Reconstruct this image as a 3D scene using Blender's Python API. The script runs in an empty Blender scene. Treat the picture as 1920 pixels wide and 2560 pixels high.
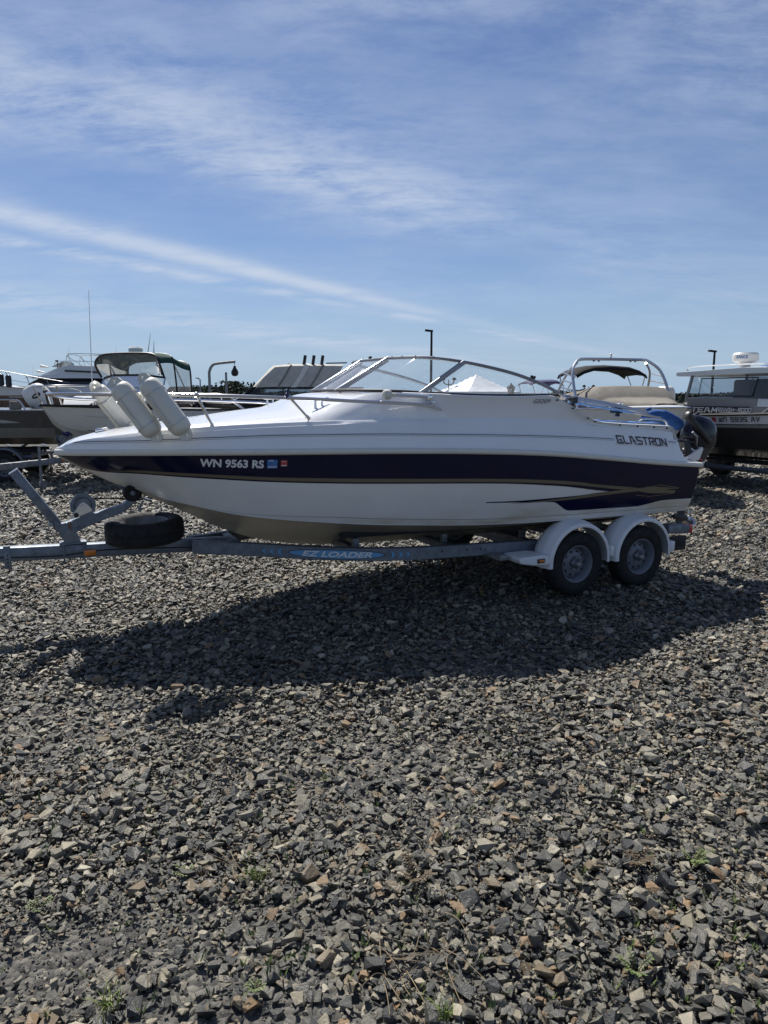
import bpy, bmesh, math, random
import numpy as np
from mathutils import Vector, Matrix, noise as mnoise

rnd = random.Random(7)
sc = bpy.context.scene
col = sc.collection
R = math.radians

# ------------------------------------------------------------------ camera, sky, sun, exposure
F_PX, YH, CAM_H = 1776.0, 985.0, 1.97
PITCH = math.atan((1280 - YH) / F_PX)
cam_d = bpy.data.cameras.new('camera')
cam_d.sensor_fit = 'VERTICAL'; cam_d.sensor_height = 36.0
cam_d.lens = F_PX / 2560 * 36.0
cam_d.clip_start = 0.05; cam_d.clip_end = 3000
cam = bpy.data.objects.new('camera', cam_d); col.objects.link(cam)
cam.location = (0, 0, CAM_H); cam.rotation_euler = (math.pi / 2 - PITCH, 0, 0)
sc.camera = cam

SUN_EL, SUN_AZ = R(52.5), R(-24)          # azimuth from +Y towards +X
sunv = Vector((math.sin(SUN_AZ) * math.cos(SUN_EL), math.cos(SUN_AZ) * math.cos(SUN_EL), math.sin(SUN_EL)))

world = bpy.data.worlds.new('World'); sc.world = world; world.use_nodes = True
def build_world():
    nt = world.node_tree; N = nt.nodes; L = nt.links
    N.clear()
    out = N.new('ShaderNodeOutputWorld'); bg = N.new('ShaderNodeBackground')
    sky = N.new('ShaderNodeTexSky'); sky.sky_type = 'NISHITA'; sky.sun_disc = False
    sky.sun_elevation = SUN_EL; sky.sun_rotation = SUN_AZ
    sky.altitude = 0; sky.air_density = 1.0; sky.dust_density = 0.0; sky.ozone_density = 2.0
    bg.inputs["Strength"].default_value = 0.05
    tc = N.new('ShaderNodeTexCoord')
    sep = N.new('ShaderNodeSeparateXYZ'); L.new(tc.outputs['Generated'], sep.inputs[0])
    def math_(op, a, b=None, c=None, clamp=False):
        m = N.new('ShaderNodeMath'); m.operation = op; m.use_clamp = clamp
        for i, v in enumerate((a, b, c)):
            if v is None: continue
            if isinstance(v, (int, float)): m.inputs[i].default_value = v
            else: L.new(v, m.inputs[i])
        return m.outputs[0]
    zc = math_('MAXIMUM', sep.outputs['Z'], 0.02)
    px = math_('DIVIDE', sep.outputs['X'], zc); py = math_('DIVIDE', sep.outputs['Y'], zc)
    zs = math_('ADD', zc, 0.22)        # softened plan for the texture of the cloud, so it does not crush to lines at the horizon
    cmb = N.new('ShaderNodeCombineXYZ'); L.new(math_('DIVIDE', sep.outputs['X'], zs), cmb.inputs[0]); L.new(math_('DIVIDE', sep.outputs['Y'], zs), cmb.inputs[1])
    def noise(rot, scale, detail, rough, dist=0.0, off=(0, 0, 0)):
        mp = N.new('ShaderNodeMapping'); L.new(cmb.outputs[0], mp.inputs['Vector'])
        mp.inputs['Rotation'].default_value = (0, 0, R(rot)); mp.inputs['Scale'].default_value = scale
        mp.inputs['Location'].default_value = off
        n = N.new('ShaderNodeTexNoise'); L.new(mp.outputs[0], n.inputs['Vector'])
        n.inputs['Scale'].default_value = 1.0; n.inputs['Detail'].default_value = detail
        n.inputs['Roughness'].default_value = rough; n.inputs['Distortion'].default_value = dist
        return n.outputs['Fac']
    def sstep(v, a, b):
        mr = N.new('ShaderNodeMapRange'); mr.interpolation_type = 'SMOOTHSTEP'
        L.new(v, mr.inputs[0]); mr.inputs[1].default_value = a; mr.inputs[2].default_value = b
        return mr.outputs[0]
    # streak of cloud at a constant height: a line in plan, with the distance to it wobbling
    def streak(x0, y0, ang, w, wob):
        nx, ny = -math.sin(R(ang)), math.cos(R(ang))
        d = math_('ADD', math_('MULTIPLY', px, nx), math_('MULTIPLY', py, ny))
        d = math_('SUBTRACT', d, x0 * nx + y0 * ny)
        d = math_('ADD', d, math_('MULTIPLY', math_('SUBTRACT', wob, 0.5), w * 1.6))
        d = math_('DIVIDE', d, w)
        return math_('POWER', 2.718, math_('MULTIPLY', math_('MULTIPLY', d, d), -1.0))
    wide = noise(-35, (2.4, 3.4, 1), 8, 0.62, 0.15)
    fine = noise(-38, (3.2, 9.5, 1), 10, 0.66, 0.15, (3, 1, 0))
    feath = noise(14, (3.6, 8.0, 1), 12, 0.70, 0.18, (7, 2, 0))
    veil = noise(-30, (1.1, 1.7, 1), 5, 0.6, 0.15, (1.7, 5, 0))
    st1 = streak(-2.14, 4.22, 61, 0.24, wide)
    st1 = math_('MULTIPLY', st1, sstep(fine, 0.15, 0.52))
    st1 = math_('MULTIPLY', st1, math_('SUBTRACT', 1.0, math_('MULTIPLY', sstep(px, -0.9, 1.2), 0.72)))
    st1b = math_('MULTIPLY', streak(-2.5, 4.95, 59, 0.22, wide), sstep(fine, 0.35, 0.65))
    st2 = streak(-1.02, 2.72, 46, 0.48, wide)
    st2 = math_('MULTIPLY', st2, sstep(feath, 0.26, 0.66))
    st2 = math_('MULTIPLY', st2, math_('SUBTRACT', 1.0, math_('MULTIPLY', sstep(px, -0.2, 1.3), 0.7)))
    st3 = streak(-3.6, 9.0, 64, 1.1, wide)
    st3 = math_('MULTIPLY', st3, sstep(fine, 0.36, 0.62))
    st4 = streak(-0.2, 1.55, 20, 0.55, wide)
    st4 = math_('MULTIPLY', st4, sstep(feath, 0.36, 0.70))
    vl = math_('MULTIPLY', sstep(veil, 0.28, 0.70), sstep(feath, 0.05, 0.75))
    dens = math_('MULTIPLY', st1, 0.8)
    dens = math_('MAXIMUM', dens, math_('MULTIPLY', st2, 0.6))
    dens = math_('MAXIMUM', dens, math_('MULTIPLY', st3, 0.55))
    dens = math_('MAXIMUM', dens, math_('MULTIPLY', st1b, 0.6))
    dens = math_('MAXIMUM', dens, math_('MULTIPLY', st4, 0.3))
    dens = math_('ADD', dens, math_('MULTIPLY', vl, 0.34), clamp=True)
    dens = math_('MULTIPLY', dens, sstep(sep.outputs['Z'], 0.0, 0.07))
    tint = N.new('ShaderNodeMixRGB'); tint.blend_type = 'MULTIPLY'; tint.inputs['Fac'].default_value = 1
    L.new(sky.outputs[0], tint.inputs[1]); tint.inputs[2].default_value = (1.0, 1.06, 1.32, 1)
    hz = N.new('ShaderNodeMixRGB'); L.new(tint.outputs[0], hz.inputs[1]); hz.inputs[2].default_value = (5.4, 8.0, 11.2, 1)
    L.new(math_('MULTIPLY', math_('POWER', 2.718, math_('MULTIPLY', math_('MAXIMUM', sep.outputs['Z'], 0.0), -9.0)), 0.92), hz.inputs['Fac'])
    mix = N.new('ShaderNodeMixRGB'); L.new(dens, mix.inputs['Fac'])
    L.new(hz.outputs[0], mix.inputs[1]); mix.inputs[2].default_value = (9.0, 10.4, 12.8, 1)
    L.new(mix.outputs[0], bg.inputs['Color']); L.new(bg.outputs[0], out.inputs['Surface'])
build_world()

sun_d = bpy.data.lights.new('sun', 'SUN'); sun_d.energy = 5.0; sun_d.angle = R(0.55); sun_d.color = (1.0, 0.955, 0.88)
sun = bpy.data.objects.new('sun', sun_d); col.objects.link(sun)
sun.rotation_euler = (-sunv).to_track_quat('-Z', 'Y').to_euler(); sun.location = sunv * 60
sc.view_settings.view_transform = 'Standard'; sc.view_settings.look = 'None'
sc.view_settings.exposure = 0.30; sc.view_settings.gamma = 1.0
sc.view_settings.use_curve_mapping = False

# ------------------------------------------------------------------ helpers: surveying
_c, _s = math.cos(PITCH), math.sin(PITCH)
def at(px, py, Y):
    """world point at depth Y seen along a photo direction (used to survey the background)"""
    x = (px - 960) / F_PX; y = -(py - 1280) / F_PX
    d = Vector((x, _c + y * _s, -_s + y * _c))
    return Vector((0, 0, CAM_H)) + d * (Y / d.y)

def curve(pts):
    """monotone cubic through (x, y) pairs"""
    xs = [p[0] for p in pts]; ys = [p[1] for p in pts]; n = len(xs)
    h = [xs[i + 1] - xs[i] for i in range(n - 1)]; d = [(ys[i + 1] - ys[i]) / h[i] for i in range(n - 1)]
    m = [d[0]] + [0 if d[i - 1] * d[i] <= 0 else 3 * (h[i - 1] + h[i]) / ((2 * h[i] + h[i - 1]) / d[i - 1] + (h[i] + 2 * h[i - 1]) / d[i]) for i in range(1, n - 1)] + [d[-1]]
    def f(x):
        if x <= xs[0]: return ys[0]
        if x >= xs[-1]: return ys[-1]
        i = max(j for j in range(n - 1) if xs[j] <= x)
        t = (x - xs[i]) / h[i]
        return ((1 + 2 * t) * (1 - t) ** 2 * ys[i] + t * (1 - t) ** 2 * h[i] * m[i] + t * t * (3 - 2 * t) * ys[i + 1] + t * t * (t - 1) * h[i] * m[i + 1])
    return f

def spline(pts, n=8):
    """Catmull-Rom through 3-D points"""
    P = [Vector(p) for p in pts]; out = []
    for i in range(len(P) - 1):
        a, b, c, d = P[max(i - 1, 0)], P[i], P[i + 1], P[min(i + 2, len(P) - 1)]
        for k in range(n):
            t = k / n
            out.append(0.5 * ((2 * b) + (c - a) * t + (2 * a - 5 * b + 4 * c - d) * t * t + (3 * b - a - 3 * c + d) * t ** 3))
    out.append(P[-1]); return out

# ------------------------------------------------------------------ helpers: materials
MATS = {}
def mat(name, color, rough=0.5, metal=0.0, spec=0.5, coat=0.0, var=0.0, vscale=6.0, bump=0.0, bscale=40.0, coat_rough=0.03, dirt=None):
    m = bpy.data.materials.new(name); m.use_nodes = True
    nt = m.node_tree; N = nt.nodes; L = nt.links
    b = N['Principled BSDF']
    b.inputs['Base Color'].default_value = (*color, 1); b.inputs['Roughness'].default_value = rough
    b.inputs['Metallic'].default_value = metal; b.inputs['Specular IOR Level'].default_value = spec
    b.inputs['Coat Weight'].default_value = coat; b.inputs['Coat Roughness'].default_value = coat_rough
    if var or bump or dirt:
        tc = N.new('ShaderNodeTexCoord')
    if var or dirt:
        n = N.new('ShaderNodeTexNoise'); L.new(tc.outputs['Object'], n.inputs['Vector'])
        n.inputs['Scale'].default_value = vscale; n.inputs['Detail'].default_value = 8; n.inputs['Roughness'].default_value = 0.65
        r = N.new('ShaderNodeValToRGB'); L.new(n.outputs['Fac'], r.inputs['Fac'])
        lo = dirt if dirt else tuple(c * (1 - var) for c in color)
        hi = color if dirt else tuple(min(1, c * (1 + var)) for c in color)
        r.color_ramp.elements[0].position = 0.3; r.color_ramp.elements[1].position = 0.62 if dirt else 0.7
        r.color_ramp.elements[0].color = (*lo, 1); r.color_ramp.elements[1].color = (*hi, 1)
        L.new(r.outputs[0], b.inputs['Base Color'])
        mr = N.new('ShaderNodeMapRange'); L.new(n.outputs['Fac'], mr.inputs[0])
        mr.inputs[1].default_value = .3; mr.inputs[2].default_value = .7
        mr.inputs[3].default_value = min(1, rough * 1.25); mr.inputs[4].default_value = rough * 0.85
        L.new(mr.outputs[0], b.inputs['Roughness'])
    if bump:
        n2 = N.new('ShaderNodeTexNoise'); L.new(tc.outputs['Object'], n2.inputs['Vector'])
        n2.inputs['Scale'].default_value = bscale; n2.inputs['Detail'].default_value = 5
        bp = N.new('ShaderNodeBump'); bp.inputs['Strength'].default_value = bump; bp.inputs['Distance'].default_value = 0.01
        L.new(n2.outputs['Fac'], bp.inputs['Height']); L.new(bp.outputs[0], b.inputs['Normal'])
    MATS[name] = m; return m

def glass_mat(name, tint, refl=1.0, haze=0.0, ior=1.45):
    m = bpy.data.materials.new(name); m.use_nodes = True
    nt = m.node_tree; N = nt.nodes; L = nt.links; N.clear()
    out = N.new('ShaderNodeOutputMaterial'); tr = N.new('ShaderNodeBsdfTransparent'); gl = N.new('ShaderNodeBsdfGlossy')
    fr = N.new('ShaderNodeFresnel'); fr.inputs['IOR'].default_value = ior
    tr.inputs[0].default_value = (*tint, 1); gl.inputs['Roughness'].default_value = 0.02
    mx = N.new('ShaderNodeMixShader'); L.new(fr.outputs[0], mx.inputs[0]); L.new(tr.outputs[0], mx.inputs[1]); L.new(gl.outputs[0], mx.inputs[2])
    last = mx.outputs[0]
    if haze:
        df = N.new('ShaderNodeBsdfTranslucent'); df.inputs[0].default_value = (.8, .8, .8, 1)
        d2 = N.new('ShaderNodeBsdfDiffuse'); d2.inputs[0].default_value = (.8, .8, .8, 1)
        ad = N.new('ShaderNodeMixShader'); ad.inputs[0].default_value = .5
        L.new(df.outputs[0], ad.inputs[1]); L.new(d2.outputs[0], ad.inputs[2])
        tc = N.new('ShaderNodeTexCoord'); ns = N.new('ShaderNodeTexNoise'); L.new(tc.outputs['Object'], ns.inputs['Vector'])
        ns.inputs['Scale'].default_value = 22; ns.inputs['Detail'].default_value = 4
        mm = N.new('ShaderNodeMath'); mm.operation = 'MULTIPLY'; L.new(ns.outputs['Fac'], mm.inputs[0]); mm.inputs[1].default_value = haze * 2
        m2 = N.new('ShaderNodeMixShader'); L.new(mm.outputs[0], m2.inputs[0]); L.new(last, m2.inputs[1]); L.new(ad.outputs[0], m2.inputs[2])
        last = m2.outputs[0]
    L.new(last, out.inputs['Surface']); MATS[name] = m; return m

mat('gelcoat', (.80, .81, .82), .16, coat=.4, var=.03, vscale=2.5)
mat('navy_gel', (.0065, .0085, .034), .14, spec=.22, var=.12, vscale=3)
mat('gold', (.17, .145, .10), .4, metal=.2)
mat('pin', (.035, .03, .04), .4)
mat('grey_pin', (.3, .27, .25), .4)
def hull_side_material():
    m = mat('gelcoat_aged', (.74, .735, .71), .2, coat=.25, var=.04, vscale=3); nt = m.node_tree; N = nt.nodes; L = nt.links; b = N['Principled BSDF']
    old = b.inputs['Base Color'].links[0].from_socket; tc = N.new('ShaderNodeTexCoord'); sp = N.new('ShaderNodeSeparateXYZ'); L.new(tc.outputs['Object'], sp.inputs[0])
    mp = N.new('ShaderNodeMapping'); L.new(tc.outputs['Object'], mp.inputs[0]); mp.inputs['Scale'].default_value = (1.3, 1, 5)
    ns = N.new('ShaderNodeTexNoise'); L.new(mp.outputs[0], ns.inputs[0]); ns.inputs['Scale'].default_value = 1.6; ns.inputs['Detail'].default_value = 7
    r1 = N.new('ShaderNodeMapRange'); r1.interpolation_type = 'SMOOTHSTEP'; L.new(sp.outputs[2], r1.inputs[0]); r1.inputs[1].default_value = 1.0; r1.inputs[2].default_value = .82
    r2 = N.new('ShaderNodeMapRange'); r2.interpolation_type = 'SMOOTHSTEP'; L.new(ns.outputs[0], r2.inputs[0]); r2.inputs[1].default_value = .35; r2.inputs[2].default_value = .72
    mm = N.new('ShaderNodeMath'); mm.operation = 'MULTIPLY'; L.new(r1.outputs[0], mm.inputs[0]); L.new(r2.outputs[0], mm.inputs[1])
    m3 = N.new('ShaderNodeMath'); m3.operation = 'MULTIPLY'; L.new(mm.outputs[0], m3.inputs[0]); m3.inputs[1].default_value = .75
    mx = N.new('ShaderNodeMixRGB'); L.new(m3.outputs[0], mx.inputs[0]); L.new(old, mx.inputs[1]); mx.inputs[2].default_value = (.47, .39, .25, 1); L.new(mx.outputs[0], b.inputs['Base Color'])
hull_side_material()   # white gelcoat with scum stains along the waterline
mat('rub', (.66, .64, .57), .35, var=.05)
mat('steel', (.72, .72, .72), .14, metal=1)
mat('alu', (.62, .63, .64), .3, metal=1, var=.08)
mat('alu_dull', (.30, .31, .33), .42, metal=.8, var=.12)
mat('galv', (.175, .20, .235), .52, metal=.6, var=.22, vscale=14, bump=.15, bscale=60)
mat('galv_old', (.24, .25, .26), .6, metal=.5, var=.3, vscale=10)
mat('rusty', (.20, .10, .06), .8, var=.4, vscale=12)
mat('black', (.012, .012, .013), .45)
mat('black_gloss', (.010, .011, .014), .12, coat=.5)
mat('black_matte', (.02, .02, .021), .7, bump=.2, bscale=80)
mat('rubber', (.009, .009, .0095), .75, var=.3, vscale=20, bump=.25, bscale=60)
mat('white_paint', (.72, .73, .74), .3, var=.05)
mat('white_plastic', (.74, .73, .70), .35, var=.03)
mat('fender_vinyl', (.66, .64, .56), .38, var=.06, vscale=5, bump=.05)
mat('wheel_paint', (.16, .175, .20), .42, var=.14, vscale=9)
mat('hub_metal', (.3, .3, .31), .4, metal=.8)
mat('amber', (.62, .17, .015), .25, coat=.4)
mat('red_lens', (.45, .012, .015), .2, coat=.5)
mat('blue_canvas', (.02, .085, .26), .85, var=.15, bump=.4, bscale=25)
mat('blue_tarp', (.05, .16, .42), .6, var=.15)
mat('green_canvas', (.012, .06, .045), .85, var=.15, bump=.2)
mat('tan_canvas', (.22, .20, .17), .9, var=.12, vscale=4, bump=.3, bscale=14)
mat('beige_canvas', (.50, .48, .43), .9, var=.14, vscale=4, bump=.25, bscale=10)
mat('canvas_strip', (.72, .70, .64), .8)
mat('black_canvas', (.005, .005, .006), .9)
mat('carpet', (.03, .032, .036), .95)
mat('bottom_tan', (.47, .44, .36), .34, var=.16, vscale=2.2)
mat('sticker_white', (.7, .71, .72), .4)
mat('decal_blue', (.03, .14, .42), .35)
mat('decal_red', (.42, .05, .05), .4)
mat('decal_sky', (.11, .33, .56), .35)
mat('letter_brown', (.05, .022, .026), .4)
mat('navy_cowl', (.010, .012, .022), .16, spec=.35)
mat('grey_cast', (.035, .037, .04), .5)
mat('grey_hull', (.05, .051, .052), .25, coat=.3, var=.1)
mat('dark_hull', (.030, .028, .026), .3, coat=.25, var=.1)
mat('silver_decal', (.36, .38, .39), .35, metal=.3)
mat('tan_hull', (.17, .16, .135), .45, var=.2, vscale=3)
mat('white_hull', (.70, .70, .67), .25, coat=.3, var=.03)
mat('warm_grey', (.27, .26, .24), .4)
mat('dark_glass', (.02, .024, .03), .06, coat=.5)
mat('purple_canvas', (.05, .05, .13), .8)
mat('roller_blue', (.02, .022, .11), .3)
mat('timber', (.15, .095, .062), .85, var=.35, vscale=5, bump=.4, bscale=12)
mat('timber2', (.11, .075, .052), .85, var=.35, vscale=5, bump=.4, bscale=12)
mat('pole_dark', (.014, .014, .015), .8)
mat('pole_grey', (.25, .25, .25), .6, var=.1)
mat('bark', (.09, .07, .05), .9)
mat('leaf_a', (.035, .05, .025), .8, var=.3, vscale=1)
mat('leaf_b', (.035, .05, .03), .8, var=.3, vscale=1)
mat('leaf_far', (.06, .075, .06), .9, var=.3, vscale=.3)
mat('grass_bright', (.17, .22, .045), .6, var=.3, vscale=20)
mat('weed_green', (.10, .14, .035), .6, var=.25, vscale=20)
mat('weed_red', (.085, .060, .032), .7, var=.3, vscale=20)
mat('straw', (.30, .23, .14), .8, var=.25, vscale=20)
mat('house_wall', (.32, .29, .26), .8, var=.1)
mat('house_roof', (.10, .095, .09), .85, var=.15)
mat('tent_fabric', (.80, .80, .80), .35, bump=.35, bscale=1.6)
mat('rope', (.55, .53, .47), .8)
glass_mat('wind_glass', (.88, .92, .94), haze=.11)
glass_mat('clear_vinyl', (.80, .83, .84), haze=.10)
glass_mat('tint_glass', (.45, .49, .52))

# ------------------------------------------------------------------ helpers: meshes
class MB:
    def __init__(s): s.v = []; s.f = []; s.m = []
    def add(s, verts, faces, mi=0):
        o = len(s.v); s.v += [tuple(v) for v in verts]
        s.f += [tuple(i + o for i in f) for f in faces]; s.m += [mi] * len(faces); return s
    def grid(s, rows, mi=0, flip=False, close=False):
        n = len(rows[0]); V = [p for r in rows for p in r]; Fs = []
        for i in range(len(rows) - 1):
            for j in range(n if close else n - 1):
                k = (j + 1) % n
                q = (i * n + j, i * n + k, (i + 1) * n + k, (i + 1) * n + j)
                Fs.append(q[::-1] if flip else q)
        return s.add(V, Fs, mi)
    def box(s, c, size, M=None, bev=0.0, mi=0):
        hx, hy, hz = (d / 2 for d in size); b = min(bev, hx * .9, hy * .9, hz * .9)
        c = Vector(c); M = M or Matrix.Identity(3)
        if b <= 0:
            V = [c + M @ Vector((x, y, z)) for x in (-hx, hx) for y in (-hy, hy) for z in (-hz, hz)]
            return s.add(V, [(0, 1, 3, 2), (4, 6, 7, 5), (0, 4, 5, 1), (2, 3, 7, 6), (0, 2, 6, 4), (1, 5, 7, 3)], mi)
        bm = bmesh.new(); bmesh.ops.create_cube(bm, size=1.0)
        for v in bm.verts: v.co = Vector((v.co.x * hx * 2, v.co.y * hy * 2, v.co.z * hz * 2))
        bmesh.ops.bevel(bm, geom=bm.edges[:], offset=b, segments=2, profile=.5, affect='EDGES')
        bm.verts.index_update()
        V = [c + M @ v.co for v in bm.verts]; Fs = [tuple(v.index for v in f.verts) for f in bm.faces]; bm.free()
        return s.add(V, Fs, mi)
    def tube(s, pts, r, n=8, cap=True, mi=0, flat=None):
        P = [Vector(p) for p in pts]; rr = r if isinstance(r, (list, tuple)) else [r] * len(P)
        T = [(P[min(i + 1, len(P) - 1)] - P[max(i - 1, 0)]).normalized() for i in range(len(P))]
        up = Vector((0, 0, 1)) if abs(T[0].z) < .9 else Vector((1, 0, 0))
        N0 = T[0].cross(up).normalized(); rows = []
        for i, p in enumerate(P):
            N0 = (N0 - T[i] * N0.dot(T[i])).normalized(); B0 = T[i].cross(N0)
            rows.append([p + (N0 * math.cos(a) * (flat or 1) + B0 * math.sin(a)) * rr[i] for a in (2 * math.pi * k / n for k in range(n))])
        s.grid(rows, mi, close=True)
        if cap:
            o = len(s.v) - len(P) * n
            s.f.append(tuple(o + k for k in range(n))[::-1]); s.m.append(mi)
            o2 = len(s.v) - n; s.f.append(tuple(o2 + k for k in range(n))); s.m.append(mi)
        return s
    def lathe(s, prof, M, n=24, mi=0, arc=None, cap=False):
        """prof: (radius, height along local z)"""
        a0, a1 = arc or (0, 2 * math.pi); rows = []
        for r, h in prof:
            rows.append([M @ Vector((r * math.cos(a), r * math.sin(a), h)) for a in ((a0 + (a1 - a0) * k / (n if not arc else n - 1)) for k in range(n))])
        s.grid(rows, mi, close=not arc); return s
    def prism(s, poly, depth, M, mi=0):
        """poly in local xy, extruded from -depth/2 to depth/2 along local z"""
        n = len(poly); V = [M @ Vector((x, y, -depth / 2)) for x, y in poly] + [M @ Vector((x, y, depth / 2)) for x, y in poly]
        Fs = [tuple(range(n))[::-1], tuple(range(n, 2 * n))] + [(i, (i + 1) % n, n + (i + 1) % n, n + i) for i in range(n)]
        return s.add(V, Fs, mi)
    def ball(s, c, r, n=10, sc3=(1, 1, 1), mi=0):
        rows = []; c = Vector(c)
        for i in range(n // 2 + 1):
            th = math.pi * i / (n // 2); ring = max(math.sin(th), 1e-3)
            rows.append([c + Vector((r * ring * math.cos(a) * sc3[0], r * ring * math.sin(a) * sc3[1], r * math.cos(th) * sc3[2])) for a in (2 * math.pi * k / n for k in range(n))])
        return s.grid(rows, mi, close=True, flip=True)

def obj(name, mb, mats, parent=None, smooth=35, bevel=0, solid=0):
    me = bpy.data.meshes.new(name); me.from_pydata(mb.v, [], mb.f)
    ms = mats if isinstance(mats, (list, tuple)) else [mats]
    for m in ms: me.materials.append(MATS[m])
    if len(ms) > 1: me.polygons.foreach_set('material_index', mb.m)
    me.validate(); me.update()
    bm = bmesh.new(); bm.from_mesh(me); bmesh.ops.recalc_face_normals(bm, faces=bm.faces[:]); bm.to_mesh(me); bm.free()
    if smooth:
        me.polygons.foreach_set('use_smooth', [True] * len(me.polygons)); me.set_sharp_from_angle(angle=R(smooth))
    o = bpy.data.objects.new(name, me); col.objects.link(o)
    if parent: o.parent = parent
    if solid:
        md = o.modifiers.new('solid', 'SOLIDIFY'); md.thickness = solid; md.offset = 0
    if bevel:
        md = o.modifiers.new('bevel', 'BEVEL'); md.width = bevel; md.segments = 2; md.limit_method = 'ANGLE'; md.angle_limit = R(40)
    return o
def tag(o, label, cat, group=None):
    o['label'] = label; o['category'] = cat
    if group: o['group'] = group
    return o
def thing(name, label, cat, loc=(0, 0, 0), rz=0.0, group=None):
    o = bpy.data.objects.new(name, None); col.objects.link(o); o.empty_display_size = .2
    o.location = loc; o.rotation_euler = (0, 0, rz); return tag(o, label, cat, group)
def copy_tree(o, parent=None, label=None):
    c = o.copy(); col.objects.link(c); c.parent = parent
    if label: c['label'] = label
    for ch in list(o.children): copy_tree(ch, c)
    return c
def axis_m(p, z, x=None):
    """matrix at p whose local z is z"""
    z = Vector(z).normalized(); x = Vector(x) if x else (Vector((0, 0, 1)) if abs(z.z) < .9 else Vector((1, 0, 0))).cross(z)
    x = (x - z * x.dot(z)).normalized(); y = z.cross(x)
    return Matrix.Translation(Vector(p)) @ Matrix((x, y, z)).transposed().to_4x4()
def beam_m(p, q):
    """rotation whose x runs p to q"""
    x = (Vector(q) - Vector(p)).normalized(); up = Vector((0, 0, 1)) if abs(x.z) < .95 else Vector((0, 1, 0))
    y = up.cross(x).normalized(); z = x.cross(y); return Matrix((x, y, z)).transposed()
def beam(mb, p, q, w, h, bev=.006, mi=0):
    p, q = Vector(p), Vector(q); return mb.box((p + q) / 2, ((q - p).length, w, h), beam_m(p, q), bev, mi)

def text2d(txt, shear=0.0, thick=0.0):
    """filled letter outlines as triangles in a unit-high frame -> verts (0..w, 0..1), faces"""
    cu = bpy.data.curves.new('lettering', 'FONT'); cu.body = txt; cu.size = 1; cu.shear = shear; cu.offset = thick; cu.resolution_u = 4
    o = bpy.data.objects.new('lettering', cu); col.objects.link(o)
    dg = bpy.context.evaluated_depsgraph_get(); me = bpy.data.meshes.new_from_object(o.evaluated_get(dg))
    V = [v.co.copy() for v in me.vertices]; Fs = [tuple(p.vertices) for p in me.polygons]
    bpy.data.objects.remove(o); bpy.data.curves.remove(cu); bpy.data.meshes.remove(me)
    x0 = min(v.x for v in V); x1 = max(v.x for v in V); y0 = min(v.y for v in V); y1 = max(v.y for v in V)
    return [((v.x - x0) / (x1 - x0), (v.y - y0) / (y1 - y0)) for v in V], Fs
def lettering(name, txt, f, material, parent, shear=0.0, thick=0.0):
    V, Fs = text2d(txt, shear, thick); mb = MB(); mb.add([f(u, v) for u, v in V], Fs); return obj(name, mb, material, parent, smooth=0)
STROKES = {'G': [[(1.05, 1), (0, 1), (0, 0), (.75, 0)], [(.42, .5), (.7, .5), (1.1, -.05)]], 'L': [[(0, 1), (0, .1), (.4, 0), (.9, 0)]],
           'A': [[(0, 0), (.15, 1), (.55, 1), (1, 0)], [(.45, .4), (.8, .4)]], 'S': [[(1, 1), (0, 1), (0, .55), (1, .45), (1, 0), (0, 0)]],
           'T': [[(0, 1), (1, 1)], [(.5, 1), (.5, 0)]], 'R': [[(0, 0), (0, 1), (1, 1), (1, .5), (.3, .5), (1, 0)]],
           'O': [[(0, 0), (0, 1), (1, 1), (1, 0), (0, 0)]], 'N': [[(0, 0), (0, 1), (1, 0), (1, 1)]], 'W': [[(0, 1), (0, 0), (1, 0), (1, 1)], [(.5, 0), (.5, .8)]],
           'n': [[(0, 0), (0, 1), (1, 1), (1, 0)]], '5': [[(1, 1), (0, 1), (0, .5), (1, .5), (1, 0), (0, 0)]], '9': [[(1, .5), (0, .5), (0, 1), (1, 1), (1, 0), (0, 0)]],
           '3': [[(0, 1), (1, 1), (1, 0), (0, 0)], [(.2, .5), (1, .5)]], 'V': [[(0, 1), (.5, 0), (1, 1)]], 'E': [[(1, 1), (0, 1), (0, 0), (1, 0)], [(0, .5), (.8, .5)]],
           'M': [[(0, 0), (.1, 1), (.5, .3), (.9, 1), (1, 0)]], 'F': [[(0, 0), (0, 1), (1, 1)], [(0, .5), (.8, .5)]], 'D': [[(0, 0), (0, 1), (.8, 1), (1, .8), (1, .2), (.8, 0), (0, 0)]],
           'U': [[(0, 1), (0, 0), (1, 0), (1, 1)]], 'H': [[(0, 0), (0, 1)], [(1, 0), (1, 1)], [(0, .5), (1, .5)]], '-': [[(.1, .5), (.9, .5)]]}
def stroke_text(name, txt, f, material, parent, sw=.12, gap=.35, lw=.75, shear=0.0):
    """square techno lettering; f maps (0..1, 0..1) onto the surface"""
    mb = MB(); kk = 0; total = sum((lw if c != ' ' else lw * .6) + gap for c in txt) - gap; x = 0.0
    for c in txt:
        if c == ' ': x += lw * .6 + gap; continue
        for pl in STROKES[c]:
            Q = [Vector((x + px * lw + shear * py, py)) for px, py in pl]
            for a, b in zip(Q, Q[1:]):
                d = (b - a).normalized(); nn = Vector((-d.y, d.x)); e = d * sw * .5; kk = (kk + 1) % 4
                mb.add([f(p.x / total, p.y, kk * .0006) for p in (a - e - nn * sw / 2, b + e - nn * sw / 2, b + e + nn * sw / 2, a - e + nn * sw / 2)], [(0, 1, 2, 3)])
        x += lw + gap
    return obj(name, mb, material, parent, smooth=0)

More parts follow.
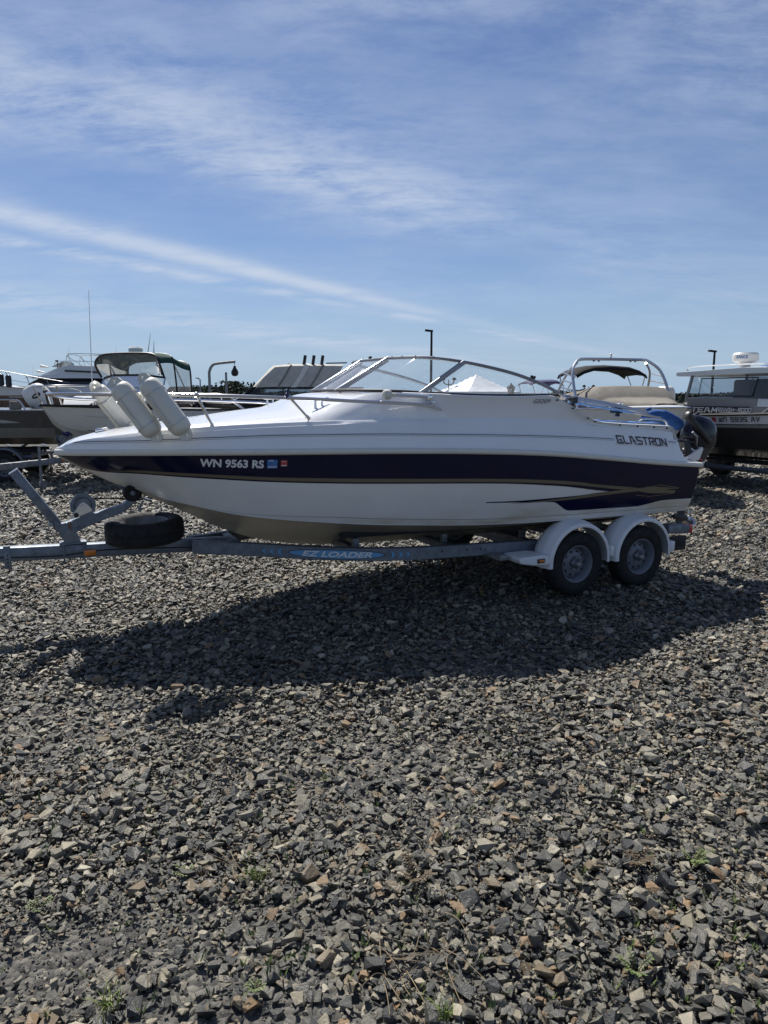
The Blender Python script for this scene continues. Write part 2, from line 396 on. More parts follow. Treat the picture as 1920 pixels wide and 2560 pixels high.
# ------------------------------------------------------------------ ground and gravel
def ground_material():
    m = bpy.data.materials.new('gravel_bed'); m.use_nodes = True; nt = m.node_tree; N = nt.nodes; L = nt.links; b = N['Principled BSDF']
    tc = N.new('ShaderNodeTexCoord')
    vo = N.new('ShaderNodeTexVoronoi'); vo.inputs['Scale'].default_value = 26; L.new(tc.outputs['Object'], vo.inputs['Vector'])
    r = N.new('ShaderNodeValToRGB'); L.new(vo.outputs['Color'], r.inputs['Fac'])
    cr = r.color_ramp; cr.elements[0].color = (.045, .043, .040, 1); cr.elements[1].color = (.22, .21, .18, 1); cr.elements[1].position = .9
    e = cr.elements.new(.5); e.color = (.12, .115, .105, 1)
    ns = N.new('ShaderNodeTexNoise'); ns.inputs['Scale'].default_value = 90; L.new(tc.outputs['Object'], ns.inputs['Vector'])
    mx = N.new('ShaderNodeMixRGB'); mx.blend_type = 'MULTIPLY'; mx.inputs[0].default_value = .5; L.new(r.outputs[0], mx.inputs[1]); L.new(ns.outputs['Fac'], mx.inputs[2])
    L.new(mx.outputs[0], b.inputs['Base Color']); b.inputs['Roughness'].default_value = .9
    bp = N.new('ShaderNodeBump'); bp.inputs['Strength'].default_value = 1; bp.inputs['Distance'].default_value = .03; bp.invert = True
    L.new(vo.outputs['Distance'], bp.inputs['Height']); L.new(bp.outputs[0], b.inputs['Normal']); MATS['gravel_bed'] = m
ground_material()
g = MB(); xs = [-900, -60, -12, 0, 12, 60, 900]; ys = [-40, -3, 5, 20, 60, 200, 1800]
g.grid([[(x, y, -.02) for x in xs] for y in ys])
gr = obj('ground', g, 'gravel_bed', smooth=0); gr['kind'] = 'structure'; gr['label'] = 'flat gravel storage yard'

def stone_material():
    m = bpy.data.materials.new('crushed_stone'); m.use_nodes = True; nt = m.node_tree; N = nt.nodes; L = nt.links; b = N['Principled BSDF']
    oi = N.new('ShaderNodeObjectInfo'); r = N.new('ShaderNodeValToRGB'); L.new(oi.outputs['Random'], r.inputs['Fac'])
    cols = [(0, (.060, .066, .072)), (.14, (.105, .112, .116)), (.27, (.20, .205, .20)), (.38, (.14, .142, .138)), (.50, (.31, .305, .275)),
            (.61, (.21, .212, .20)), (.72, (.40, .38, .32)), (.81, (.29, .24, .175)), (.87, (.47, .445, .38)), (.935, (.36, .25, .15)), (.968, (.62, .60, .54))]
    cols = [(p, (c[0] * .63, c[1] * .585, c[2] * .485)) for p, c in cols]; cr = r.color_ramp; cr.interpolation = 'CONSTANT'
    while len(cr.elements) < len(cols): cr.elements.new(.5)
    for e, (p, c) in zip(cr.elements, cols): e.position = p; e.color = (*c, 1)
    tc = N.new('ShaderNodeTexCoord'); ns = N.new('ShaderNodeTexNoise'); L.new(tc.outputs['Object'], ns.inputs['Vector'])
    ns.inputs['Scale'].default_value = 1.6; ns.inputs['Detail'].default_value = 7; ns.inputs['Roughness'].default_value = .7
    mr = N.new('ShaderNodeMapRange'); L.new(ns.outputs['Fac'], mr.inputs[0]); mr.inputs[1].default_value = .25; mr.inputs[2].default_value = .75; mr.inputs[3].default_value = .72; mr.inputs[4].default_value = 1.25
    pn = N.new('ShaderNodeTexNoise'); L.new(oi.outputs['Location'], pn.inputs['Vector']); pn.inputs['Scale'].default_value = .9; pn.inputs['Detail'].default_value = 4
    pr = N.new('ShaderNodeMapRange'); L.new(pn.outputs['Fac'], pr.inputs[0]); pr.inputs[1].default_value = .3; pr.inputs[2].default_value = .7; pr.inputs[3].default_value = .78; pr.inputs[4].default_value = 1.18
    pm = N.new('ShaderNodeMath'); pm.operation = 'MULTIPLY'; L.new(mr.outputs[0], pm.inputs[0]); L.new(pr.outputs[0], pm.inputs[1])
    mx = N.new('ShaderNodeVectorMath'); mx.operation = 'SCALE'; L.new(r.outputs[0], mx.inputs[0]); L.new(pm.outputs[0], mx.inputs['Scale'])
    L.new(mx.outputs[0], b.inputs['Base Color']); b.inputs['Roughness'].default_value = .46; b.inputs['Specular IOR Level'].default_value = .65
    bp = N.new('ShaderNodeBump'); bp.inputs['Strength'].default_value = .35; bp.inputs['Distance'].default_value = .3
    L.new(ns.outputs['Fac'], bp.inputs['Height']); L.new(bp.outputs[0], b.inputs['Normal']); MATS['crushed_stone'] = m
stone_material()
def make_stones(n=18):
    c = bpy.data.collections.new('stone_shapes'); r2 = random.Random(3)
    for i in range(n):
        bm = bmesh.new(); fx, fy, fz = 1, r2.uniform(.5, .95), r2.uniform(.24, .56)
        for k in range(r2.randint(10, 17)):
            v = Vector((r2.gauss(0, 1), r2.gauss(0, 1), r2.gauss(0, 1))).normalized()
            v = Vector([max(-.70, min(.70, a * 1.15)) for a in v]) * r2.uniform(.8, 1) * 1.04
            bm.verts.new((v.x * fx * .62, v.y * fy * .62, v.z * fz * .62))
        hull = bmesh.ops.convex_hull(bm, input=bm.verts[:])
        bmesh.ops.delete(bm, geom=[e for e in hull['geom_interior'] if isinstance(e, bmesh.types.BMVert)], context='VERTS')
        bmesh.ops.recalc_face_normals(bm, faces=bm.faces[:])
        me = bpy.data.meshes.new('stone_shape'); bm.to_mesh(me); bm.free(); me.materials.append(MATS['crushed_stone'])
        c.objects.link(bpy.data.objects.new('stone_shape', me))
    return c
def scatter_gravel():
    rs = np.random.RandomState(11); P = []; S = []; Ro = []
    def field(y0, y1, cell, smean, layers, half):
        for lay in range(layers):
            gy = np.arange(y0, y1, cell); 
            for y in gy:
                w = half(y); n = int(2 * w / cell)
                x = (np.arange(n) + rs.rand(n)) * cell - w; yy = y + rs.rand(n) * cell
                sz = smean * np.exp(rs.randn(n) * .46 - .06); sz = np.clip(sz, smean * .35, smean * 2.6)
                if lay == layers - 1: 
                    keep = rs.rand(n) < .50; x, yy, sz = x[keep], yy[keep], sz[keep] * 1.12
                k = len(x); z = rs.rand(k) * .018 - .018 + (lay - (layers > 1 and lay == 0)) * .011 + sz * .10
                z += .018 * np.sin(x * 1.9 + yy * 1.3) * np.sin(yy * 2.3 - x * .8)
                P.append(np.stack([x, yy, z], 1)); S.append(sz)
                Ro.append(np.stack([rs.randn(k) * .30, rs.randn(k) * .30, rs.rand(k) * 6.283], 1))
    near = lambda y: .66 * y + 1.6
    field(.7, 4.2, .0245, .0325, 2, near); field(.7, 4.2, .020, .014, 1, near); field(4.2, 9.5, .027, .035, 2, near); field(9.5, 16, .046, .056, 2, lambda y: .62 * y + 1.2); field(16, 26, .085, .095, 1, lambda y: .6 * y + 1)
    P = np.concatenate(P); S = np.concatenate(S); Ro = np.concatenate(Ro); n = len(P)
    # a worn patch where fines show, near the left foreground
    pd = np.hypot((P[:, 0] + 1.12) / .55, (P[:, 1] - 2.28) / .34) + .25 * np.sin(P[:, 0] * 9) * np.sin(P[:, 1] * 11); S = np.where(pd < 1, S * np.clip(.32 + .68 * pd, .3, 1), S)
    me = bpy.data.meshes.new('gravel'); me.vertices.add(n); me.vertices.foreach_set('co', P.astype(np.float32).ravel())
    a = me.attributes.new('size', 'FLOAT', 'POINT'); a.data.foreach_set('value', S.astype(np.float32))
    a = me.attributes.new('turn', 'FLOAT_VECTOR', 'POINT'); a.data.foreach_set('vector', Ro.astype(np.float32).ravel())
    me.materials.append(MATS['crushed_stone'])
    o = bpy.data.objects.new('gravel', me); col.objects.link(o); o['kind'] = 'stuff'; o['label'] = 'loose angular grey and tan crushed stone covering the yard'
    ng = bpy.data.node_groups.new('gravel_scatter', 'GeometryNodeTree')
    ng.interface.new_socket('Geometry', in_out='INPUT', socket_type='NodeSocketGeometry'); ng.interface.new_socket('Geometry', in_out='OUTPUT', socket_type='NodeSocketGeometry')
    N = ng.nodes; L = ng.links; gi = N.new('NodeGroupInput'); go = N.new('NodeGroupOutput')
    ci = N.new('GeometryNodeCollectionInfo'); ci.inputs['Collection'].default_value = make_stones(); ci.inputs['Separate Children'].default_value = True; ci.inputs['Reset Children'].default_value = True
    ip = N.new('GeometryNodeInstanceOnPoints'); ip.inputs['Pick Instance'].default_value = True
    ri = N.new('FunctionNodeRandomValue'); ri.data_type = 'INT'
    for s_ in ri.inputs:
        if s_.type == 'INT' and s_.name == 'Max': s_.default_value = 100
    na = N.new('GeometryNodeInputNamedAttribute'); na.data_type = 'FLOAT'; na.inputs['Name'].default_value = 'size'
    nv = N.new('GeometryNodeInputNamedAttribute'); nv.data_type = 'FLOAT_VECTOR'; nv.inputs['Name'].default_value = 'turn'
    er = N.new('FunctionNodeEulerToRotation')
    L.new(gi.outputs[0], ip.inputs['Points']); L.new(ci.outputs[0], ip.inputs['Instance'])
    L.new([s_ for s_ in ri.outputs if s_.type == 'INT'][0], ip.inputs['Instance Index'])
    L.new(na.outputs['Attribute'], ip.inputs['Scale']); L.new(nv.outputs['Attribute'], er.inputs[0]); L.new(er.outputs[0], ip.inputs['Rotation'])
    L.new(ip.outputs[0], go.inputs[0])
    md = o.modifiers.new('scatter', 'NODES'); md.node_group = ng
    return n
print('stones', scatter_gravel())

# ------------------------------------------------------------------ the main boat, drawn in its own frame: x runs aft from the stem, port side is -y
AX, AY, AANG = -2.696, 5.849, R(26)
def P3(s, t, z): return Vector((s, -t, z))
tr = curve([(0, 0.012), (.03, .075), (.1, .165), (.3, .325), (.6, .51), (1, .71), (1.5, .91), (2, 1.05), (2.5, 1.14), (3, 1.2), (3.6, 1.23), (4.5, 1.22), (6.15, 1.17), (6.4, 1.165)])
zr = curve([(0, 1.478), (.45, 1.487), (1.02, 1.490), (1.61, 1.489), (2.2, 1.485), (2.95, 1.468), (3.55, 1.443), (4.13, 1.405), (4.77, 1.343), (5.49, 1.266), (6.09, 1.213), (6.4, 1.19)])
zk = curve([(0, 1.478), (.03, 1.455), (.15, 1.38), (.25, 1.322), (.37, 1.255), (.64, 1.115), (.82, 1.03), (1.16, .844), (1.36, .738), (1.67, .622), (1.99, .55), (2.2, .522), (2.76, .482), (3.34, .47), (6.15, .43)])
tcn = curve([(0, 0), (.50, 0.004), (.7, .17), (1, .43), (1.5, .72), (2, .9), (2.5, 1.0), (3, 1.05), (4, 1.08), (6.15, 1.04)])
zcn = curve([(.5, 1.20), (.65, 1.165), (.77, 1.105), (1.05, 1.033), (1.32, .974), (1.59, .937), (1.93, .903), (2.33, .865), (2.82, .829), (3.38, .79), (4.04, .764), (4.98, .745), (6.18, .726)])
def zcl(s): return zk(s) if s < .5 else max(zcn(s), zk(s) + .002)
def hull_t(s, z):
    c, r = zcl(s), zr(s); f = max(0, min(1, (z - c) / max(r - c, 1e-5))); p = .62 + .38 * min(1, s / 1.2) if s < 1.2 else 1 - .18 * min(1, (s - 1.2) / 2)
    return tcn(s) + (tr(s) - tcn(s)) * f ** p + .018 * math.sin(math.pi * f) * min(1, s)
boat = thing('cuddy_boat', 'white and navy cuddy cabin powerboat resting on a galvanised trailer', 'boat', (AX, AY, 0), AANG)
ST = [0, .01, .03, .06, .1, .15, .2, .28, .36, .44, .5, .56, .62, .7] + [.8 + .1 * i for i in range(54)]
ST = [s for s in ST if s < 6.1] + [6.14]
hm = MB()
for sg in (1, -1):
    rows = []
    for s in ST:
        c, r, k = zcl(s), zr(s), zk(s); row = [P3(s, 0, k)]
        for f in (.33, .66): row.append(P3(s, sg * tcn(s) * .93 * f, k + (c - .012 - k) * f * (1 + .10 * (1 - f))))
        row.append(P3(s, sg * tcn(s) * .955, c - .010 if s > .5 else c)); row.append(P3(s, sg * tcn(s), c))
        fr = (.05, .09) ; 
        for f in (.06, .13, .25, .38, .5, .62, .74, .86, 1.0):
            z = c + (r - c) * f; row.append(P3(s, sg * hull_t(s, z), z))
        rows.append(row)
    n = len(rows[0])
    # bottom and topsides carry their own materials
    hm.grid([r[:5] for r in rows], 1, flip=sg > 0); hm.grid([r[4:] for r in rows], 0, flip=sg > 0)
    last = rows[-1]; o0 = len(hm.v); hm.v += [tuple(p) for p in last] + [(last[0].x, 0, last[-1].z)]
    hm.f.append(tuple(o0 + i for i in range(n + 1))); hm.m.append(0)
hull = obj('hull', hm, ['gelcoat_aged', 'bottom_tan'], boat, smooth=40)
def patch(name, s0, s1, lo, hi, off, material, ns=70, nz=7, parent=None):
    for sg in (1, -1):
        mb = MB(); rows = []
        for i in range(ns + 1):
            s = s0 + (s1 - s0) * i / ns; a, b = lo(s), hi(s)
            rows.append([P3(s, sg * (hull_t(s, a + (b - a) * j / nz) + off * (1 + 2.2 * max(0, 1 - s / .5))), a + (b - a) * j / nz) for j in range(nz + 1)])
        mb.grid(rows, flip=sg > 0); obj(name, mb, material, parent or hull)
nb = curve([(.03, 1.44), (.16, 1.371), (.34, 1.333), (.61, 1.320), (1.02, 1.296), (1.55, 1.263), (2.13, 1.237), (2.79, 1.212), (3.58, 1.175), (4.29, 1.11), (4.92, 1.021), (4.97, 1.017)])
def nbl(s): return max(nb(s), zk(s) + .004)
patch('navy_band', .01, 4.93, nbl, lambda s: zr(s) - .004, .003, 'navy_gel', 110)
lowb = curve([(3.46, 1.0), (3.9, .978), (4.24, .955), (4.30, .925), (4.44, .856), (4.93, .843), (5.34, .833), (5.5, .85), (5.71, .874), (6.14, .866)])
patch('navy_tail', 4.93, 6.135, lowb, lambda s: zr(s) - .004, .003, 'navy_gel', 40)
upw = curve([(3.46, 1.008), (3.9, .998), (4.4, 1.002), (4.93, 1.017)])
patch('navy_sweep', 3.46, 4.93, lowb, upw, .003, 'navy_gel', 60, 4)
g1 = curve([(.2, 1.36), (.34, 1.341), (.61, 1.328), (1.02, 1.306), (1.55, 1.273), (2.13, 1.247), (2.79, 1.222), (3.58, 1.186), (4.31, 1.127), (4.9, 1.052), (5.23, 1.012), (5.5, .965), (5.84, .945)])
patch('gold_stripe', .30, 5.84, lambda s: g1(s), lambda s: g1(s) + (.02 + .012 * min(1, s / 2)) * min(1, (s - .29) / .3) * (1.0 if s < 4.6 else max(.25, 1 - .2 * abs(s - 5.5)) * (1 + .5 * max(0, 1 - abs(s - 5.6) / .25))), .0055, 'gold', 110, 2)
patch('dark_pinstripe', .35, 4.85, lambda s: g1(s) - .002, lambda s: g1(s) + .004, .007, 'pin', 100, 1)
patch('dark_pinstripe', .35, 4.95, lambda s: g1(s) + .020 + .012 * min(1, s / 2), lambda s: g1(s) + .0245 + .012 * min(1, s / 2), .007, 'pin', 100, 1)
g2 = curve([(3.72, .975), (4.3, .968), (4.8, .985), (5.23, .998), (5.5, 1.0), (5.88, .992)])
patch('gold_sweep', 3.72, 5.88, g2, lambda s: g2(s) + .034 * min(1, (s - 3.7) / 1.0) * (1 if s < 5.4 else max(.12, 1.25 - (s - 5.4) * 2.3)), .0065, 'gold', 60, 2)
for pts in ([(5.30, 1.012), (5.58, 1.046), (5.88, 1.0)], [(5.28, .955), (5.48, .93), (5.82, .94), (5.78, .958)]):
    for (sa, za), (sb, zb) in zip(pts, pts[1:]):
        if sb > sa: patch('gold_outline', sa, sb, lambda s, a=sa, b=sb, c=za, d=zb: c + (d - c) * (s - a) / (b - a), lambda s, a=sa, b=sb, c=za, d=zb: c + (d - c) * (s - a) / (b - a) + .006, .008, 'gold', 6, 1)
patch('spray_line', 1.0, 6.13, lambda s: zcn(s) + .055 * min(1, (s - .95) / 1.2), lambda s: zcn(s) + .059 * min(1, (s - .95) / 1.2) + .001, .002, 'grey_pin', 60, 1)
patch('chine_strip', .75, 6.13, lambda s: zcn(s) + .002, lambda s: zcn(s) + .010, .010, 'gelcoat', 60, 2)
# lettering and registration stickers
def on_hull(s0, s1, za, zb, off=.006, slope=0.0):
    def f(u, v, k=0.0):
        s = s0 + (s1 - s0) * u; z = za + (zb - za) * v + slope * u; return P3(s, hull_t(s, z) + off + k, z)
    return f
lettering('registration_number', 'WN 9563 RS', on_hull(1.02, 1.49, 1.392, 1.462, slope=-.015), 'sticker_white', hull, thick=.038)
def quad_on(name, s0, s1, za, zb, off, material):
    f = on_hull(s0, s1, za, zb, off); mb = MB(); mb.grid([[f(i / 4, j / 3) for j in range(4)] for i in range(5)]); return obj(name, mb, material, hull, smooth=0)
quad_on('validation_sticker', 1.513, 1.592, 1.378, 1.449, .005, 'decal_blue')
lettering('sticker_year', '2025', on_hull(1.519, 1.586, 1.382, 1.399, .0065), 'sticker_white', hull, thick=.02)
for i, (a, b, c, d) in enumerate([(1.527, 1.56, 1.438, 1.445), (1.518, 1.587, 1.428, 1.433), (1.554, 1.584, 1.418, 1.422), (1.554, 1.584, 1.408, 1.411)]): quad_on('sticker_print', a, b, c, d, .0065, 'decal_sky' if i else 'sticker_white')
quad_on('month_sticker', 1.617, 1.666, 1.394, 1.443, .005, 'decal_red')
quad_on('sticker_print', 1.621, 1.662, 1.396, 1.404, .0065, 'sticker_white'); quad_on('sticker_print', 1.624, 1.658, 1.43, 1.434, .0065, 'sticker_white')
# bow eye
mb = MB(); mb.tube(spline([P3(.62, .015, 1.10), P3(.68, .02, 1.06), P3(.73, 0, 1.04), P3(.68, -.02, 1.075), P3(.62, -.015, 1.105)], 4), .008); obj('bow_eye', mb, 'steel', boat)
# rub rail
mb = MB(); RS = [s for s in ST if s < 6.1] + [6.12, 6.15, 6.17]
prof = [(0, -.004), (.016, -.002), (.026, .010), (.028, .024), (.022, .040), (.004, .048), (-.02, .05)]
rows = [[P3(s - (dt * .6 if s < .02 else 0), tr(s) + dt, zr(s) + dz) for dt, dz in prof] for s in RS]
rows2 = [[P3(s - (dt * .6 if s < .02 else 0), -tr(s) - dt, zr(s) + dz) for dt, dz in prof] for s in RS]
stern = [[P3(6.17 + dt, t, zr(6.17) + dz) for dt, dz in prof] for t in (tr(6.17), 0, -tr(6.17))]
mb.grid(rows); mb.grid(rows2); mb.grid([rows[0], rows2[0]]); mb.grid(stern); obj('rub_rail', mb, 'rub', boat, smooth=60)
# deck moulding
zpin = curve([(0, 1.53), (.06, 1.553), (.14, 1.581), (.63, 1.599), (1.09, 1.621), (1.72, 1.639), (2.19, 1.639), (3.16, 1.619), (4.44, 1.565), (4.95, 1.53), (5.64, 1.49), (5.82, 1.472), (6.3, 1.43)])
zc2 = curve([(0, 1.54), (.1, 1.585), (.3, 1.62), (.98, 1.676), (1.84, 1.719), (2.6, 1.735), (3.5, 1.725), (4.4, 1.68), (5.6, 1.60), (6.3, 1.5)])
zc1 = curve([(0, 1.545), (.1, 1.59), (.3, 1.635), (.99, 1.707), (1.87, 1.749), (2.62, 1.762), (3.5, 1.76), (4.4, 1.73), (5.6, 1.62), (6.3, 1.5)])
zcr = curve([(0, 1.53), (.03, 1.545), (.11, 1.592), (.19, 1.622), (.32, 1.652), (.45, 1.674), (.63, 1.695), (1.13, 1.765), (1.6, 1.828), (1.85, 1.857), (1.95, 1.888), (2.05, 1.93), (2.12, 1.955), (2.24, 1.98), (2.5, 1.993), (2.96, 2.012)])
zt = curve([(0, 1.528), (.03, 1.542), (.11, 1.585), (.19, 1.609), (.45, 1.653), (.99, 1.725), (1.5, 1.763), (1.8, 1.788), (2.0, 1.83), (2.2, 1.895), (2.4, 1.955), (2.57, 1.982), (2.89, 1.973), (3.34, 1.952), (3.77, 1.946), (4.13, 1.953), (4.18, 1.948), (4.27, 1.915), (4.44, 1.84), (4.65, 1.735), (4.76, 1.706), (4.98, 1.686), (5.52, 1.655), (5.72, 1.642), (5.77, 1.63), (5.80, 1.585), (5.84, 1.518), (5.92, 1.364), (5.97, 1.31), (6.04, 1.287), (6.10, 1.276), (6.17, 1.25)])
ftop = curve([(0, .8), (1.7, .79), (2.1, .75), (2.35, .74), (2.6, .80), (2.85, .90), (3.1, .945), (6.4, .95)])
DS = sorted(set(ST[:-1] + [1.85, 1.95, 2.05, 2.15, 2.25, 4.08, 4.13, 4.16, 4.19, 4.23, 4.27, 4.35, 4.59, 4.65, 4.70, 4.76, 5.68, 5.72, 5.75, 5.77, 5.785, 5.80, 5.82, 5.84, 5.88, 5.92, 5.95, 5.97, 6.04, 6.1, 6.14, 6.17]))
DS = [s for s in DS if s <= 6.17]
k1 = curve([(0, 0), (.3, .6), (.8, 1), (2.5, 1), (2.8, .05), (6.4, .05)]); k2 = curve([(0, 0), (.3, .6), (.8, 1), (1.95, 1), (2.25, .05), (6.4, .05)])
def side_row(s, sg):
    z0, T, t0 = zr(s) + .047, zt(s), tr(s)
    raw = [(1.0, z0), (.993, z0 + .02), (.982, (z0 + zpin(s)) / 2 + .01), (.968, zpin(s)), (.950, zpin(s) + .03), (.936, zc2(s) - .003), (.936 - .022 * k2(s), zc2(s)), (.908 - .006 * k2(s), zc1(s) - .003), (.908 - .030 * k1(s), zc1(s))]
    k = .0 if s < .5 else 1; row = []
    for i, (f, z) in enumerate(raw):
        z = max(z0 + .0012 * i, min(z, T - (T - z0) * .06 * (len(raw) - i))) if z > T - .03 else z
        row.append(P3(s, sg * t0 * f, z))
    ft = ftop(s)
    w = min(1, max(0, (s - 1.9) / .6)); t8 = raw[-1][0]; zz = raw[-1][1] if raw[-1][1] < T - .02 else row[-1].z
    for q in (.35, .7): row.append(P3(s, sg * t0 * (t8 + (ft - t8) * q ** 1.4), zz + (T - zz) * (q + .12 * w * math.sin(math.pi * q))))
    row.append(P3(s, sg * t0 * ft, T)); return row
dm = MB(); side_rows = {}
for sg in (1, -1):
    rows = [side_row(s, sg) for s in DS]; dm.grid(rows)
    side_rows[sg] = rows
def crown_row(s):
    T = zt(s); tt = tr(s) * ftop(s)
    return [P3(s, tt * c, T + (zcr(s) - T) * (1 - abs(c) ** 2.3)) for c in (1, .92, .8, .6, .4, .2, 0, -.2, -.4, -.6, -.8, -.92, -1)]
FD = [s for s in DS if s <= 2.82]
dm.grid([crown_row(s) for s in FD])
deck = obj('deck', dm, 'gelcoat', boat, smooth=30)
# pinstripes along the deck side
def deck_t(s): return tr(s) * .968
for dz, w, m_ in ((.006, .0055, 'pin'), (-.008, .003, 'grey_pin')):
    for sg in (1, -1):
        for s0, s1 in ((.12, 4.93), (5.68, 5.80)):
            rows = []; mb = MB()
            for i in range(81):
                s = s0 + (s1 - s0) * i / 80; z = zpin(s) + dz; tt = deck_t(s) + .003 + (-dz) * .05 * tr(s) * 4
                rows.append([P3(s, sg * (tt + .001), z - w / 2), P3(s, sg * (tt - .0006 + .001), z + w / 2)])
            mb.grid(rows); obj('deck_pinstripe', mb, m_, deck)
# maker's name on the quarter
def on_deck(s0, s1, za, zb, slope, off=.004):
    def f(u, v, k=0.0):
        s = s0 + (s1 - s0) * u; z = za + (zb - za) * v + slope * u; zp = zpin(s); z0 = zr(s) + .047
        if z < zp: q = (z - z0) / (zp - z0); tt = tr(s) * (1 - .032 * q)
        else: tt = tr(s) * (.968 - .023 * (z - zp) / .035)
        return P3(s, tt + off + k, z)
    return f
stroke_text('maker_name', 'GLASTRON', on_deck(4.97, 5.65, 1.500, 1.568, -.052, .014), 'letter_brown', deck, sw=.19, gap=.40, lw=.78)
def on_coam(s0, s1, za, zb):
    def f(u, v, k=0.0):
        s = s0 + (s1 - s0) * u; z = za + (zb - za) * v; zz = zc1(s); T = zt(s); q = max(0, min(1, (z - zz) / (T - zz))); fa, fb = .907, ftop(s)
        return P3(s, tr(s) * (fa + (fb - fa) * q ** 1.4) + .013, z)
    return f
lettering('model_number', 'GS209', on_coam(3.95, 4.14, 1.885, 1.923), 'pin', deck, shear=.25)
# cockpit liner
LS = [s for s in DS if 2.70 <= s <= 5.775]; lm = MB()
for sg in (1, -1):
    rows = []
    for s in LS:
        T, t0 = zt(s), tr(s) * ftop(s)
        rows.append([P3(s, sg * t0, T - .001), P3(s, sg * (t0 - .02), T + .006), P3(s, sg * (t0 - .10), T + .004), P3(s, sg * (t0 - .13), T - .02), P3(s, sg * (t0 - .16), 1.15), P3(s, sg * (t0 - .2), 1.0), P3(s, 0, 1.0)])
    lm.grid(rows)
for s_, zz_ in ((2.80, 2.0), (5.74, 1.60)):
    w_ = tr(s_) * .75; lm.box(P3(s_, 0, (1.0 + zz_) / 2), (.05, 2 * w_, zz_ - 1.0))
obj('cockpit_liner', lm, 'gelcoat', boat)
am = MB(); am.grid([[P3(s, c * tr(s) * ftop(s), zt(s) + .002 + .004 * (1 - c * c)) for c in (-1, -.5, 0, .5, 1)] for s in (5.77, 5.80, 5.84, 5.92, 5.97, 6.04, 6.10, 6.17)])
obj('swim_platform', am, 'gelcoat', boat)
# snap studs along the coaming
for s, z in ((4.22, 1.915), (4.41, 1.836), (4.60, 1.742), (4.69, 1.710), (5.02, 1.668), (5.26, 1.652), (5.49, 1.638), (5.68, 1.624)):
    for sg in (1, -1):
        mb = MB(); tt = tr(s) * ftop(s) + .004; mb.lathe([(.0001, .008), (.006, .007), (.008, .003), (.009, -.01)], axis_m(P3(s, sg * tt, z), (0, -sg, .15)), 8); obj('snap_stud', mb, 'pin', boat)
# windshield
TOP = [(2.855, 0, 2.294), (2.88, .3, 2.297), (2.93, .6, 2.293), (3.03, .80, 2.285), (3.2, .93, 2.262), (3.45, 1.0, 2.222), (3.8, 1.045, 2.150), (4.1, 1.055, 2.062), (4.28, 1.06, 1.990), (4.36, 1.06, 1.952)]
BOT = [(2.34, 0, 2.0), (2.36, .3, 2.0), (2.44, .6, 1.998), (2.56, .8, 1.994), (2.74, .92, 1.988), (2.98, 1.0, 1.972), (3.45, 1.035, 1.955), (3.9, 1.045, 1.953), (4.2, 1.05, 1.955), (4.36, 1.05, 1.950)]
def ws(c, sg): return spline([P3(s, sg * t, z + .004) for s, t, z in c], 6)
ws_frame = MB(); ws_base = MB()
ws_frame.tube(ws(TOP, -1)[:0:-1] + ws(TOP, 1), .0155, 8); ws_base.tube(ws(BOT, -1)[:0:-1] + ws(BOT, 1), .013, 8)
tp, bt = ws(TOP, 1), ws(BOT, 1)
obj('windshield_top_frame', ws_frame, 'alu_dull', boat); obj('windshield_base_trim', ws_base, 'black', boat)
I0, I1 = 6, 28        # centre post and side strut positions along the curves
def pane(name, a, b, sg):
    T, Bm = ws(TOP, sg), ws(BOT, sg); mb = MB()
    mb.grid([[Bm[i] + (T[i] - Bm[i]) * j / 4 for j in range(5)] for i in range(a, b + 1)]); return obj(name, mb, 'wind_glass', boat)
for sg in (1, -1): pane('windshield_pane', I0, I1, sg); pane('side_pane', I1, len(tp) - 1, sg)
mb = MB(); c1, c2 = ws(TOP, 1)[I0], ws(TOP, -1)[I0]; d1, d2 = ws(BOT, 1)[I0], ws(BOT, -1)[I0]
mb.grid([[d1, c1], [ (d1 + d2) / 2 + Vector((-.015, 0, 0)), (c1 + c2) / 2 + Vector((-.015, 0, 0))], [d2, c2]]); obj('centre_pane', mb, 'wind_glass', boat)
for sg in (1, -1):
    a, b = ws(BOT, sg)[I0], ws(TOP, sg)[I0]; d = (b - a).normalized()
    mb = MB(); beam(mb, a - d * .01, b + d * .02, .030, .026); obj('windshield_post', mb, 'alu', boat)
    mb = MB(); off = P3(.030, sg * .004, -.006); beam(mb, a + off, b + off - d * .02, .026, .03, .003); obj('post_seal', mb, 'black', boat)
    a, b = ws(BOT, sg)[28], ws(TOP, sg)[27]; d = (b - a).normalized()
    mb = MB(); beam(mb, a - d * .02 + P3(0, sg * .004, 0), b + P3(0, sg * .004, 0), .026, .042, .005); obj('windshield_strut', mb, 'alu_dull', boat)
for i in (8, 11, 15, 20, 24):
    for sg in (1, -1):
        p = ws(TOP, sg)[i]; mb = MB(); mb.box(p + Vector((-.006, 0, .011)), (.012, .012, .012), bev=.003); obj('frame_snap', mb, 'pin', boat)
p = ws(TOP, 1)[40]; mb = MB(); mb.box(p + Vector((0, 0, .022)), (.05, .02, .022), bev=.004); mb.box(p + Vector((-.012, 0, .035)), (.02, .025, .02), bev=.004); mb.box(p + Vector((.02, 0, .03)), (.018, .02, .02), bev=.004); obj('canvas_latch', mb, 'black', boat)
p = ws(TOP, 1)[2]; mb = MB(); mb.box(p + Vector((0, .1, .022)), (.03, .03, .03), bev=.008); obj('canvas_latch', mb, 'black', boat)
